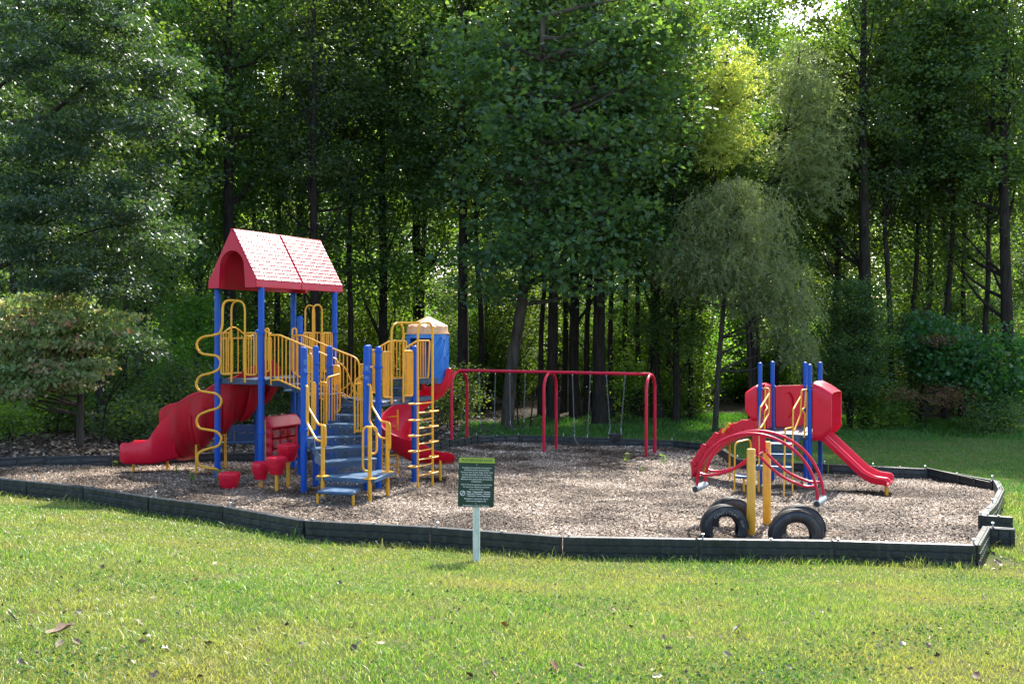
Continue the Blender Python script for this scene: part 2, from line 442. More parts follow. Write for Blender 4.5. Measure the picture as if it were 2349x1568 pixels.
# ================================================================== SETTING: ground
def groundmat():
    m, t, b, o = nm('lawn_soil_and_thatch')
    tc = N(t, 'ShaderNodeTexCoord')
    n1 = N(t, 'ShaderNodeTexNoise'); setin(n1, Scale=0.6, Detail=6.0, Roughness=0.65); t.links.new(tc.outputs['Object'], n1.inputs['Vector'])
    n2 = N(t, 'ShaderNodeTexNoise'); setin(n2, Scale=45.0, Detail=6.0, Roughness=0.7); t.links.new(tc.outputs['Object'], n2.inputs['Vector'])
    r1 = ramp(t, n1.outputs['Fac'], [(0.35, (0.05, 0.085, 0.016)), (0.6, (0.13, 0.125, 0.045))])
    r2 = ramp(t, n2.outputs['Fac'], [(0.3, (0.35, 0.35, 0.3)), (0.7, (1.3, 1.25, 1.1))])
    mx = N(t, 'ShaderNodeMixRGB', blend_type='MULTIPLY'); mx.inputs[0].default_value = 1
    t.links.new(r1.outputs[0], mx.inputs[1]); t.links.new(r2.outputs[0], mx.inputs[2])
    # woodland floor of leaf litter beyond the playground
    sx = N(t, 'ShaderNodeSeparateXYZ'); t.links.new(tc.outputs['Object'], sx.inputs[0])
    n3 = N(t, 'ShaderNodeTexNoise'); setin(n3, Scale=0.35, Detail=4.0); t.links.new(tc.outputs['Object'], n3.inputs['Vector'])
    # far side boundary runs obliquely: nearer on the left
    a = N(t, 'ShaderNodeMath', operation='MULTIPLY_ADD'); t.links.new(sx.outputs[0], a.inputs[0]); a.inputs[1].default_value = -1.3; t.links.new(sx.outputs[1], a.inputs[2])
    c = N(t, 'ShaderNodeMath', operation='MULTIPLY_ADD'); t.links.new(n3.outputs['Fac'], c.inputs[0]); c.inputs[1].default_value = 4.0; t.links.new(a.outputs[0], c.inputs[2])
    mr = N(t, 'ShaderNodeMapRange'); setin(mr, From_Min=35.5, From_Max=38.0); t.links.new(c.outputs[0], mr.inputs['Value'])
    n4 = N(t, 'ShaderNodeTexNoise'); setin(n4, Scale=12.0, Detail=8.0, Roughness=0.75); t.links.new(tc.outputs['Object'], n4.inputs['Vector'])
    r4 = ramp(t, n4.outputs['Fac'], [(0.35, (0.022, 0.017, 0.012)), (0.55, (0.065, 0.052, 0.036)), (0.72, (0.13, 0.11, 0.08))])
    m2 = N(t, 'ShaderNodeMixRGB'); t.links.new(mr.outputs[0], m2.inputs[0]); t.links.new(mx.outputs[0], m2.inputs[1]); t.links.new(r4.outputs[0], m2.inputs[2])
    t.links.new(m2.outputs[0], b.inputs['Base Color']); b.inputs['Roughness'].default_value = 0.95; b.inputs['Specular IOR Level'].default_value = 0.1
    bp = N(t, 'ShaderNodeBump'); setin(bp, Strength=0.8, Distance=0.03); t.links.new(n2.outputs['Fac'], bp.inputs['Height']); t.links.new(bp.outputs[0], b.inputs['Normal'])
    return m
M_ground = groundmat()
gxs = np.unique(np.concatenate([np.linspace(-300, -30, 10), np.arange(-30, 30.01, 0.6), np.linspace(30, 300, 10)]))
gys = np.unique(np.concatenate([np.linspace(-60, -5, 6), np.arange(-5, 50.01, 0.5), np.linspace(50, 500, 14)]))
XX, YY = np.meshgrid(gxs, gys)
ZZ = terrain(XX, YY)
def in_poly(x, y, P=None):
    P = bed_poly if P is None else P
    c = np.zeros(len(x), bool); j = len(P) - 1
    for i in range(len(P)):
        xi, yi = P[i]; xj, yj = P[j]
        hit = ((yi > y) != (yj > y)) & (x < (xj - xi) * (y - yi) / (yj - yi + 1e-12) + xi)
        c ^= hit; j = i
    return c
ring = [Vector((p.x, p.y)) for p in front] + [Vector((right[1].x, right[1].y))] + [Vector((p.x, p.y)) for p in right2] + [Vector((p.x, p.y)) for p in back[1:]]
bed_poly = np.array([(p.x, p.y) for p in ring])
inner = np.ones(XX.size, bool)
for (ox, oy) in ((0.7, 0), (-0.7, 0), (0, 0.7), (0, -0.7), (0, 0)):
    inner &= in_poly(XX.ravel() + ox, YY.ravel() + oy)
ZZ = ZZ - 0.15 * inner.reshape(ZZ.shape)
nx, ny = len(gxs), len(gys)
idx = np.arange(nx * ny).reshape(ny, nx)
fc = np.stack([idx[:-1, :-1].ravel(), idx[:-1, 1:].ravel(), idx[1:, 1:].ravel(), idx[1:, :-1].ravel()], 1)
me = fast_mesh('ground', np.stack([XX.ravel(), YY.ravel(), ZZ.ravel()], 1), fc, M_ground, smooth=True)
ground = bpy.data.objects.new('ground', me); COL.objects.link(ground); tag(ground, 'grassy ground rising towards the viewer and running back under the woods', 'ground', kind='structure')

# mulch bed
m, t, b, o = nm('wood_mulch')
tc = N(t, 'ShaderNodeTexCoord')
vo = N(t, 'ShaderNodeTexVoronoi'); setin(vo, Scale=42.0, Randomness=1.0); t.links.new(tc.outputs['Object'], vo.inputs['Vector'])
n1 = N(t, 'ShaderNodeTexNoise'); setin(n1, Scale=0.55, Detail=5.0, Roughness=0.6); t.links.new(tc.outputs['Object'], n1.inputs['Vector'])
n2 = N(t, 'ShaderNodeTexNoise'); setin(n2, Scale=50.0, Detail=5.0, Roughness=0.7); t.links.new(tc.outputs['Object'], n2.inputs['Vector'])
sp = N(t, 'ShaderNodeSeparateXYZ'); t.links.new(vo.outputs['Color'], sp.inputs[0])
r1 = ramp(t, sp.outputs[0], [(0, (0.06, 0.040, 0.027)), (0.5, (0.17, 0.12, 0.083)), (0.8, (0.34, 0.26, 0.19)), (1, (0.50, 0.41, 0.32))])
r2 = ramp(t, n1.outputs['Fac'], [(0.42, (0.24, 0.20, 0.16)), (0.51, (0.66, 0.62, 0.57)), (0.6, (1.0, 1.0, 1.0))])
mx = N(t, 'ShaderNodeMixRGB', blend_type='MULTIPLY'); mx.inputs[0].default_value = 1
t.links.new(r1.outputs[0], mx.inputs[1]); t.links.new(r2.outputs[0], mx.inputs[2])
t.links.new(mx.outputs[0], b.inputs['Base Color']); b.inputs['Roughness'].default_value = 0.9; b.inputs['Specular IOR Level'].default_value = 0.2
bp = N(t, 'ShaderNodeBump'); setin(bp, Strength=1.0, Distance=0.03); t.links.new(n2.outputs['Fac'], bp.inputs['Height']); t.links.new(bp.outputs[0], b.inputs['Normal'])
M_mulch = m
WORN = [(-0.95, 30.0, 0.75, 0.4), (-0.05, 29.7, 0.75, 0.4), (2.0, 28.9, 0.8, 0.45), (3.2, 28.6, 0.7, 0.4), (8.1, 20.3, 0.7, 0.5), (-8.6, 21.2, 0.8, 0.4), (-1.2, 21.2, 0.7, 0.4), (2.95, 16.2, 0.5, 0.35), (4.9, 15.2, 0.5, 0.35), (3.2, 14.75, 0.9, 0.35), (-5.0, 18.4, 0.9, 0.5), (-3.3, 17.0, 0.8, 0.35)]
def worn(x, y):
    w_ = np.zeros(np.shape(x))
    for (cx_, cy_, rx_, ry_) in WORN:
        w_ = np.maximum(w_, np.exp(-(((x - cx_) / rx_) ** 2 + ((y - cy_) / ry_) ** 2) ** 1.3))
    return w_
def bedz(x, y):
    """gently lumpy mulch surface with hollows scuffed under swings and slide ends"""
    return plane_z(x, y) + 0.045 - 0.045 * worn(x, y) + 0.02 * np.sin(x * 1.7 + 0.6 * y) * np.sin(y * 1.3 - 0.4 * x) + 0.008 * np.sin(x * 5.1) * np.sin(y * 4.3)
bm = bmesh.new()
vs = [bm.verts.new((p.x, p.y, 0)) for p in ring]
bm.faces.new(vs)
bmesh.ops.triangulate(bm, faces=bm.faces)
for c_ in range(7):
    ed = [e for e in bm.edges if e.calc_length() > 0.40]
    if not ed: break
    bmesh.ops.subdivide_edges(bm, edges=ed, cuts=1)
    bmesh.ops.triangulate(bm, faces=[f for f in bm.faces if len(f.verts) > 3])
for v in bm.verts:
    v.co.z = float(bedz(v.co.x, v.co.y))
me = bpy.data.meshes.new('mulch_bed'); bm.to_mesh(me); bm.free()
me.materials.append(M_mulch)
me.polygons.foreach_set('use_smooth', [True] * len(me.polygons))
bed = bpy.data.objects.new('mulch_bed', me); COL.objects.link(bed)
tag(bed, 'wood chip mulch bed under the play equipment', 'mulch', kind='structure')

# ================================================================== BORDER TIMBERS
rng = random.Random(4)
def border_segment(a, b, outward, label, group, slots=False, stake=True):
    a = Vector(a); b = Vector(b)
    d = (b - a); d.z = 0; L = d.length; d.normalize()
    nrm = Vector((-d.y, d.x, 0))
    if nrm.dot(outward) < 0: nrm = -nrm
    za = float(terrain(a.x, a.y)); zb = float(terrain(b.x, b.y))
    root = empty('border_timber', (a.x, a.y, za), label, 'edging', group)
    def pt(s, off, h):
        p = a + d * s
        return Vector((p.x, p.y, za + (zb - za) * s / L)) + nrm * off + Vector((0, 0, h))
    # core beam with a rounded top
    mb = MB(); rows = []
    prof = [(-0.055, -0.08), (0.04, -0.08), (0.04, 0.25), (0.03, 0.275), (-0.045, 0.28), (-0.055, 0.255)]
    for s in (0.012, L - 0.012):
        rows.append([pt(s, o2, h) for o2, h in prof])
    mb.sweep(rows)
    if slots:   # hollow ribbed inner face: frame ribs stand proud
        hs = [(0.0, 0.035), (0.115, 0.145), (0.235, 0.27)]
        for (h0, h1) in hs:
            mb.obb(pt(L / 2, -0.07, (h0 + h1) / 2), d * (L / 2 - 0.02), nrm * 0.02, Vector((0, 0, (h1 - h0) / 2)))
        k = max(2, int(round(L / 0.55)))
        for i in range(k + 1):
            s = 0.05 + (L - 0.1) * i / k
            mb.obb(pt(s, -0.0715, 0.13), d * 0.035, nrm * 0.02, Vector((0, 0, 0.135)))
    mb.build('beam', M_edge, root, bevel=0.006)
    # three moulded courses of shallow blocks on the outer face
    if not slots:
        nb = max(2, int(round(L / 0.21)))
        for ci, (h0, h1, prj) in enumerate([(-0.06, 0.070, 0.062), (0.084, 0.170, 0.066), (0.184, 0.284, 0.062)]):
            mb = MB(); rows = []
            ns = nb * 4
            ph = 0.5 if ci % 2 else 0.0
            s0, s1 = (0.006, L - 0.006) if ci % 2 == 0 else (0.03, L - 0.006)
            for i in range(ns + 1):
                s = s0 + (s1 - s0) * i / ns
                q = ((i / 4.0 + ph) % 1.0)
                bul = math.sin(PI * q) ** 0.7
                dz = 0.006 * bul; dt = 0.0 if ci == 2 else dz
                edge = 0.012 if i in (0, ns) else 0
                x = prj - 0.006 + 0.012 * bul - edge
                rows.append([pt(s, 0.041, h0 - dz * 0.5), pt(s, x - 0.006, h0 - dz * 0.5), pt(s, x, h0 + 0.006 - dz * 0.5), pt(s, x, h1 - 0.012 + dt), pt(s, x - 0.008, h1 + dt - 0.004), pt(s, 0.041, h1 + dt - 0.004)])
            mb.sweep(rows)
            mb.build('course', M_edge, root, smooth=18)
    if stake:
        mb = MB()
        hh = rng.choice([0.29, 0.30, 0.33, 0.36])
        p = pt(0.09, -0.02, 0)
        mb.lathe([(0.011, 0.26), (0.011, hh), (0.024, hh), (0.024, hh + 0.014), (0.012, hh + 0.02)], p, 10)
        mb.build('stake', M_steel, root)
        if rng.random() < 0.6:
            MB().lathe([(0.011, 0.26), (0.011, 0.285), (0.022, 0.286), (0.022, 0.296)], pt(L * 0.55, -0.01, 0), 10).build('stake', M_steel, root)
    return root

ORD = ['first', 'second', 'third', 'fourth', 'fifth', 'sixth', 'seventh', 'eighth', 'ninth', 'tenth', 'eleventh', 'twelfth']
for i in range(len(front) - 1):
    lab = '%s black block-patterned border timber from the left along the sunny front edge' % ORD[i]
    if i == len(front) - 2: lab = 'black border timber running into the near right corner of the mulch bed'
    if i == 5: lab = 'black border timber just left of the rules sign'
    if i == 6: lab = 'black border timber directly behind the post of the rules sign'
    border_segment(front[i], front[i + 1], Vector((0, -1, 0)), lab, 'border timbers around the mulch bed')
border_segment(right[0], right[1], Vector((1, 0, 0)), 'short black border timber turning back from the near right corner', 'border timbers around the mulch bed')
for i in range(len(right2) - 1):
    border_segment(right2[i], right2[i + 1], Vector((1, 0, 0)), ['black border timber just beyond the right hand gap stubs', 'middle black border timber of the short right hand side', 'black border timber at the far right bend of the bed'][i], 'border timbers around the mulch bed')
stubA = G(2326, 1198, BH); stubB = G(2322, 1181, BH)
border_segment(right[1], G(2330, 1209, BH), Vector((0, 1, 0)), 'nearer slotted black border stub sticking out right at the gap', 'border timbers around the mulch bed', slots=True)
border_segment(right2[0], G(2324, 1184, BH), Vector((0, -1, 0)), 'farther black border stub sticking out right at the gap', 'border timbers around the mulch bed')
for i in range(len(back) - 1):
    if 6 <= i <= 11: lab = '%s slotted black border timber from the right behind the swing set' % ORD[i - 6]
    elif i < 6: lab = '%s slotted black border timber from the right behind the small play set' % ORD[i]
    else: lab = '%s slotted black border timber from the right along the back behind tower and big slide' % ORD[i - 12]
    out = Vector((0, 1, 0))
    border_segment(back[i], back[i + 1], out, lab, 'border timbers around the mulch bed', slots=True)

# ================================================================== PLAY STRUCTURE
E1 = Vector((0.894, -0.448, 0)); E2 = Vector((0.448, 0.894, 0)); UP = Vector((0, 0, 1))
FL = GY(499, 20.86)
def L3(a, b_, h=0.0):
    """tower frame: a along the gable, b_ back along the ridge, h over the local ground"""
    p = FL + E1 * a + E2 * b_
    return Vector((p.x, p.y, float(plane_z(p.x, p.y)) + h))
BASE = FL.z
tower = empty('play_structure', FL, 'large play structure with red shingled roof, blue posts, yellow rails and spiral slides', 'playground')

def blue_post(p, ztop, collars=(), r=0.0635, name='post', parent=None):
    mb = MB()
    mb.lathe([(r, -0.15), (r, ztop - p.z - r * 0.9), (r * 0.97, ztop - p.z - r * 0.6), (r * 0.83, ztop - p.z - r * 0.32), (r * 0.5, ztop - p.z - 0.012), (0.01, ztop - p.z)], p, 20)
    o = mb.build(name, M_blue, parent)
    for zc in collars:
        mb = MB()
        c = Vector((p.x, p.y, zc))
        mb.lathe([(r + 0.001, -0.028), (r + 0.014, -0.024), (r + 0.014, 0.024), (r + 0.001, 0.028)], c, 20)
        for s_ in (-1, 1):
            mb.tube([c + E1 * (s_ * (r + 0.01)), c + E1 * (s_ * (r + 0.034))], 0.013, 8)
        mb.build('collar', M_blue, o)
    return o
def zat(u, v, Y): return W(u, v, Y).z

DECK = 2.14; RAIL = DECK + 0.98; EAVE = 4.06
def Zb(h): return BASE + h
for (a, b_) in ((0, 0), (1.2, 0), (0, 2.5), (1.2, 2.5)):
    p = L3(a, b_)
    blue_post(p, Zb(EAVE + 0.03), (Zb(DECK + 0.01), Zb(RAIL), Zb(1.05)), parent=tower)
blue_post(L3(1.2, 1.25), Zb(3.5), (Zb(DECK + 0.01), Zb(RAIL), Zb(1.0)), parent=tower)
blue_post(L3(0, 1.25), Zb(3.2), (Zb(DECK + 0.01), Zb(RAIL)), parent=tower)
posts = {}
for key, u, Y, vt, cols in (('P6', 697, 18.78, 794.7, (856, 986)), ('P7', 724.3, 19.8, 792, (834,)), ('P8', 755.8, 20.45, 792, (839,)),
                            ('P9', 841, 19.13, 790.6, (856, 1012)), ('P9b', 846, 20.3, 789.5, (802, 842)), ('P10', 868, 19.43, 793.5, (806, 842, 924, 966)), ('P11', 951, 20.67, 792, (806, 917))):
    p = GY(u, Y)
    posts[key] = p
    blue_post(p, zat(u, vt, Y), [zat(u, c_, Y) for c_ in cols], parent=tower)
# faded stickers on two posts
for (u, Y, v0, v1) in ((700.5, 18.715, 824, 836), (701, 18.715, 845, 853), (841, 19.066, 838, 850), (841, 19.066, 862, 870)):
    a = W(u - 4, v1, Y); b_ = W(u + 4, v0, Y)
    MB().obb((a + b_) / 2, Vector(((b_.x - a.x) / 2, 0, 0)), Vector((0, 0.003, 0)), Vector((0, 0, (b_.z - a.z) / 2))).build('sticker', M_sticker, tower)

# ---------------- roof
roof_mb = MB()
OV0, OV1, HW = -0.22, 2.74, 0.655
zE0, zE1, zR = 4.06, 4.20, 5.27
def R3(a, b_, h):
    p = FL + E1 * (0.6 + a) + E2 * b_
    return Vector((p.x, p.y, BASE + h))
for sgn in (-1, 1):
    for (b0, b1) in ((OV0 + 0.005, 1.245), (1.275, OV1 - 0.005)):
        outer = [(sgn * HW, zE0), (sgn * HW, zE1), (0.0 + sgn * 0.02, zR), (sgn * 0.02, zR - 0.06), (sgn * (HW - 0.04), zE1 - 0.02), (sgn * (HW - 0.04), zE0)]
        roof_mb.sweep([[R3(a, b_, h) for a, h in outer] for b_ in (b0, b1)])
roof_mb.obb(R3(0, (OV0 + OV1) / 2, zR + 0.006), E1 * 0.035, E2 * ((OV1 - OV0) / 2), UP * 0.018)
# raised seam between the two roof panels
for sgn in (-1, 1):
    roof_mb.sweep([[R3(a, b_, h) for a, h in ((sgn * (HW + 0.012), zE0), (sgn * (HW + 0.012), zE1), (0, zR + 0.03), (0, zR - 0.05), (sgn * (HW - 0.05), zE1), (sgn * (HW - 0.05), zE0))] for b_ in (1.243, 1.277)])
roof = roof_mb.build('roof', M_roof, tower, bevel=0.008)
for b0, th in ((OV0, 0.16), (OV1 - 0.10, 0.10)):
    # gable wall with an arched opening
    mb = MB()
    arch = [(-0.36, 0.0), (-0.345, 0.22), (-0.33, 0.43)]
    for k in range(1, 12):
        a = PI - PI * k / 12
        arch.append((0.33 * math.cos(a), 0.43 + 0.35 * math.sin(a)))
    arch += [(0.33, 0.43), (0.345, 0.22), (0.36, 0.0)]
    outer = []
    tot = len(arch)
    pathO = [(-HW + 0.004, 0), (-HW + 0.004, 0.135), (0, 1.2), (HW - 0.004, 0.135), (HW - 0.004, 0)]
    lens = [0]
    for i in range(4): lens.append(lens[-1] + math.dist(pathO[i], pathO[i + 1]))
    for k in range(tot):
        s = lens[-1] * k / (tot - 1)
        for i in range(4):
            if s <= lens[i + 1] + 1e-9:
                f = (s - lens[i]) / (lens[i + 1] - lens[i])
                outer.append((pathO[i][0] + (pathO[i + 1][0] - pathO[i][0]) * f, pathO[i][1] + (pathO[i + 1][1] - pathO[i][1]) * f)); break
    mid = min(range(tot), key=lambda k: abs(outer[k][0])); outer[mid] = (0, 1.2)
    V_ = []
    for b_ in (b0, b0 + th):
        V_ += [R3(a, b_, zE0 + h) for a, h in outer] + [R3(a, b_, zE0 + h) for a, h in arch]
    n_ = tot; F_ = []
    for k in range(n_ - 1):
        F_.append((k, k + 1, n_ + k + 1, n_ + k))
        F_.append((2 * n_ + k, 2 * n_ + k + 1, 3 * n_ + k + 1, 3 * n_ + k))
        F_.append((n_ + k, n_ + k + 1, 3 * n_ + k + 1, 3 * n_ + k))
    F_.append((0, n_, 3 * n_, 2 * n_)); F_.append((n_ - 1, 2 * n_ - 1, 4 * n_ - 1, 3 * n_ - 1))
    mb.add(V_, F_)
    mb.build('gable', M_roof, roof, smooth=30)
# shingles: the sunlit right slope piece by piece
sl0 = R3(HW, 0, zE1); sl1 = R3(0.02, 0, zR)
updir = (sl1 - sl0); SLEN = updir.length; updir.normalize()
nrm = E2.cross(updir)
if nrm.dot(E1) < 0: nrm = -nrm
rows_n = 13; rh = SLEN / rows_n
def shingle_mesh(wd):
    mb = MB()
    h = rh - 0.021
    mb.add([(-wd / 2, -h / 2, 0), (wd / 2, -h / 2, 0), (wd / 2, h / 2, 0), (-wd / 2, h / 2, 0),
            (-wd / 2 + 0.004, -h / 2 + 0.004, 0.030), (wd / 2 - 0.004, -h / 2 + 0.004, 0.030), (wd / 2 - 0.004, h / 2, 0.018), (-wd / 2 + 0.004, h / 2, 0.018)],
           [(0, 3, 2, 1), (4, 5, 6, 7), (0, 1, 5, 4), (1, 2, 6, 5), (2, 3, 7, 6), (3, 0, 4, 7)])
    return mb.mesh('shingle', M_shingle, smooth=0)
sh_w = (1.46 - 0.03) / 7.5
sm_full = shingle_mesh(sh_w - 0.024); sm_half = shingle_mesh(sh_w / 2 - 0.024)
RX = Matrix((( -E2.x, updir.x, nrm.x), (-E2.y, updir.y, nrm.y), (-E2.z, updir.z, nrm.z)))
left_v = MB()
for (b0, b1) in ((OV0 + 0.012, 1.238), (1.282, OV1 - 0.012)):
    for r_ in range(rows_n):
        x = b0
        first = True
        while x < b1 - 0.02:
            half = (first and r_ % 2 == 1) or (b1 - x < sh_w * 0.9)
            wd = sh_w / 2 if half else sh_w
            c = sl0 + updir * (rh * (r_ + 0.5)) + E2 * (x + wd / 2) + nrm * 0.001
            o = bpy.data.objects.new('shingle', sm_half if half else sm_full)
            link(o, roof)
            jit = rng.uniform(-0.006, 0.006)
            o.matrix_basis = Matrix.Translation(c) @ RX.to_4x4() @ Matrix.Rotation(jit, 4, 'Z')
            # mirrored twin for the unseen left slope
            off = c - R3(0, 0, 0); e = off.dot(E1)
            c2_ = c - E1 * (2 * e)
            u2 = (updir - E1 * (2 * updir.dot(E1)))
            n2_ = (nrm - E1 * (2 * nrm.dot(E1)))
            left_v.obb(c2_ + n2_ * 0.006, E2 * (wd / 2 - 0.008), u2 * (rh / 2 - 0.007), n2_ * 0.006)
            x += wd; first = False
tag(left_v.build('shingle_mass', M_shingle, roof, smooth=0), kind='stuff')

# ---------------- decks
def slab(pts, th, name, mat, parent=tower, bevel=0.01):
    return MB().prism([Vector(p) - UP * th for p in pts], UP * th).build(name, mat, parent, bevel=bevel, smooth=30)
slab([L3(0.03, 0.03, 0).xy.to_3d() + UP * Zb(DECK), (FL + E1 * 1.17 + E2 * 0.03).xy.to_3d() + UP * Zb(DECK), (FL + E1 * 1.17 + E2 * 2.47).xy.to_3d() + UP * Zb(DECK), (FL + E1 * 0.03 + E2 * 2.47).xy.to_3d() + UP * Zb(DECK)], 0.11, 'deck', M_navy)

# ---------------- yellow tube helpers
RT = 0.0195
def tube_part(name, pts, r=RT, fr=0.08, mat=None, parent=tower, n=10):
    return MB().tube(fillet(pts, fr) if fr else pts, r, n).build(name, mat or M_yel, parent)
def rail_panel(A, B, a0, a1, b0, b1, nb, parent=tower, rb=0.0135, fr=0.06, name='guard_rail', closed=True):
    """frame between ground-plane points A and B; bottom/top absolute heights at each end, nb bars"""
    A = Vector(A); B = Vector(B)
    P = lambda p, z: Vector((p.x, p.y, z))
    mb = MB()
    mid = (A + B) / 2
    loop = [P(mid, (a0 + b0) / 2), P(A, a0), P(A, a1), P(B, b1), P(B, b0), P(mid, (a0 + b0) / 2)]
    mb.tube(fillet(loop, fr), RT * 0.95, 10)
    o = mb.build(name, M_yel, parent)
    for i in range(nb):
        f = (i + 1) / (nb + 1)
        q = A.lerp(B, f)
        MB().tube([P(q, a0 + (b0 - a0) * f), P(q, a1 + (b1 - a1) * f)], rb, 8).build('bar', M_yel, o)
    return o
def on(a, b_): return FL + E1 * a + E2 * b_
zd, zr = Zb(DECK), Zb(RAIL)
zb_ = zd + 0.10
# front of the tower: two half panels and the climber arch
rail_panel(on(0.12, -0.02), on(0.40, -0.02), zb_, zr, zb_, zr, 3)
rail_panel(on(0.80, -0.02), on(1.09, -0.02), zb_, zr, zb_, zr, 3)
def arch_part(A, B, zlo, zhi, r=0.021, fr=0.22, name='entry_arch'):
    A = Vector(A); B = Vector(B)
    return tube_part(name, [Vector((A.x, A.y, zlo)), Vector((A.x, A.y, zhi)), Vector((B.x, B.y, zhi)), Vector((B.x, B.y, zlo))], r, fr)
zarch = zat(540, 690, 20.6)
arch_part(on(0.415, -0.03), on(0.785, -0.03), zd - 0.06, zarch)
# left side panels with a wavy double rail
for (s0, s1) in ((0.12, 1.14), (1.36, 1.72)):
    A, B = on(-0.0, s0), on(0.0, s1)
    o = rail_panel(A, B, zb_, zr - 0.12, zb_, zr - 0.12, 5 if s1 - s0 > .5 else 2)
    L_ = s1 - s0
    wv = []
    for k in range(13):
        f = k / 12
        wv.append(Vector((A.lerp(B, f).x, A.lerp(B, f).y, zr + 0.02 + 0.10 * math.sin(f * 2 * PI - 0.6) * (1 if L_ > .5 else .4))))
    MB().tube(wv, RT * 0.9, 8).build('wave_rail', M_yel, o)
    for k in (3, 6, 9):
        MB().tube([wv[k], Vector((wv[k].x, wv[k].y, zr - 0.12))], 0.012, 8).build('strut', M_yel, o)
# back side
rail_panel(on(0.1, 2.5), on(1.1, 2.5), zb_, zr, zb_, zr, 9)
# right side, rear cell: double arch with a panel on each side
rail_panel(on(1.2, 1.36), on(1.2, 1.66), zb_, zr, zb_, zr, 3)
rail_panel(on(1.2, 2.06), on(1.2, 2.40), zb_, zr, zb_, zr, 4)
za2 = zat(725, 699, 22)
arch_part(on(1.2, 1.70), on(1.2, 2.03), zd - 0.05, za2, 0.019, 0.17)
arch_part(on(1.02, 1.66), on(1.02, 1.99), zd - 0.05, za2 - 0.01, 0.019, 0.17)

# ---------------- wavy climber
def climber(name, Y0, pts, r):
    P = []
    for (u, v), y in pts:
        P.append(W(u, v, y))
    return MB().tube(spline(P, 6), r, 12).build(name, M_yel, tower)
Yc = 20.42
up_pts = [(k5(395, 118), 20.66), (k5(330, 114), 20.6), (k5(280, 120), 20.55), (k5(252, 160), 20.5), (k5(247, 250), Yc), (k5(243, 345), Yc), (k5(220, 405), Yc), (k5(160, 425), Yc), (k5(70, 443), Yc), (k5(22, 485), Yc), (k5(20, 540), Yc), (k5(60, 588), Yc), (k5(130, 602), Yc), (k5(195, 612), Yc), (k5(229, 660), Yc), (k5(215, 725), Yc), (k5(150, 762), Yc), (k5(60, 786), Yc),
          (c2(893, 170), Yc), (c2(876, 235), Yc), (c2(910, 290), Yc), (c2(1000, 308), Yc), (c2(1090, 328), Yc), (c2(1138, 392), Yc), (c2(1108, 468), Yc), (c2(1000, 503), Yc), (c2(912, 545), Yc), (c2(880, 612), Yc), (c2(908, 680), Yc), (c2(1000, 700), Yc), (c2(1090, 722), Yc), (c2(1138, 785), Yc), (c2(1105, 866), Yc), (c2(1000, 897), Yc), (c2(912, 935), Yc), (c2(885, 1000), Yc), (c2(912, 1068), Yc), (c2(1000, 1098), Yc), (c2(1080, 1110), Yc), (c2(1118, 1155), Yc), (c2(1120, 1262), Yc)]
climber('wavy_climber', Yc, up_pts, 0.026)

# ---------------- left spiral slide
def spiral(name, K, sec, phis, zfun, mat, ccw, lobes=0, lip_wave=0.0, exit_len=0.0, nst=60, frame=(E1, E2)):
    """chute swept round the vertical axis K; sec: closed list of (r, z, kind)"""
    rows = []
    f0, f1 = phis
    for i in range(nst + 1):
        f = i / nst
        ph = f0 + (f1 - f0) * f
        row = []
        for (r, z, kd) in sec:
            rr, zz = r, z
            if kd == 'u' and lobes:
                rr += 0.13 * max(0.0, math.sin(f * lobes * 2 * PI)) ** 0.45
                zz -= 0.07 * max(0.0, math.sin(f * lobes * 2 * PI))
            if lobes and zz > 0.3: zz = 0.3 + (zz - 0.3) * float(np.interp(f, [0, 0.16, 0.4], [0.12, 0.2, 1.0]))
            if kd == 'l': zz += lip_wave * abs(math.sin(f * lobes * PI))
            d = frame[0] * math.cos(ph) + frame[1] * math.sin(ph)
            row.append(Vector((K.x, K.y, 0)) + d * rr + UP * (zfun(f) + zz))
        rows.append(row)
    if exit_len:
        sg = 1 if ccw else -1
        tdir = (frame[0] * -math.sin(f1) + frame[1] * math.cos(f1)) * sg
        last = rows[-1]
        for k in (0.35, 0.7, 1.0):
            rows.append([p + tdir * exit_len * k + UP * (-0.05 * k) for p in last])
    return MB().sweep(rows).build(name, mat, tower, smooth=50)
K1 = on(-1.22, 1.34)
secL = [(0.42, 0.34, ''), (0.52, 0.08, ''), (0.75, 0.0, ''), (1.0, 0.08, ''), (1.2, 0.36, ''), (1.30, 0.74, ''), (1.33, 0.98, 'l'), (1.39, 1.0, 'l'), (1.385, 0.72, ''), (1.30, 0.42, 'u'), (1.16, 0.10, 'u'), (0.95, -0.10, 'u'), (0.62, -0.09, 'u'), (0.44, 0.02, ''), (0.36, 0.34, '')]
def zL(f):
    pts = [(0, 1.74), (0.12, 1.76), (0.35, 1.55), (0.6, 1.08), (0.82, 0.62), (1, 0.34)]
    return Zb(float(np.interp(f, [p[0] for p in pts], [p[1] for p in pts])))
slideL = spiral('spiral_slide', K1, secL, (rad(78), rad(-114)), zL, M_redtub, False, lobes=7, lip_wave=0.05, nst=112)
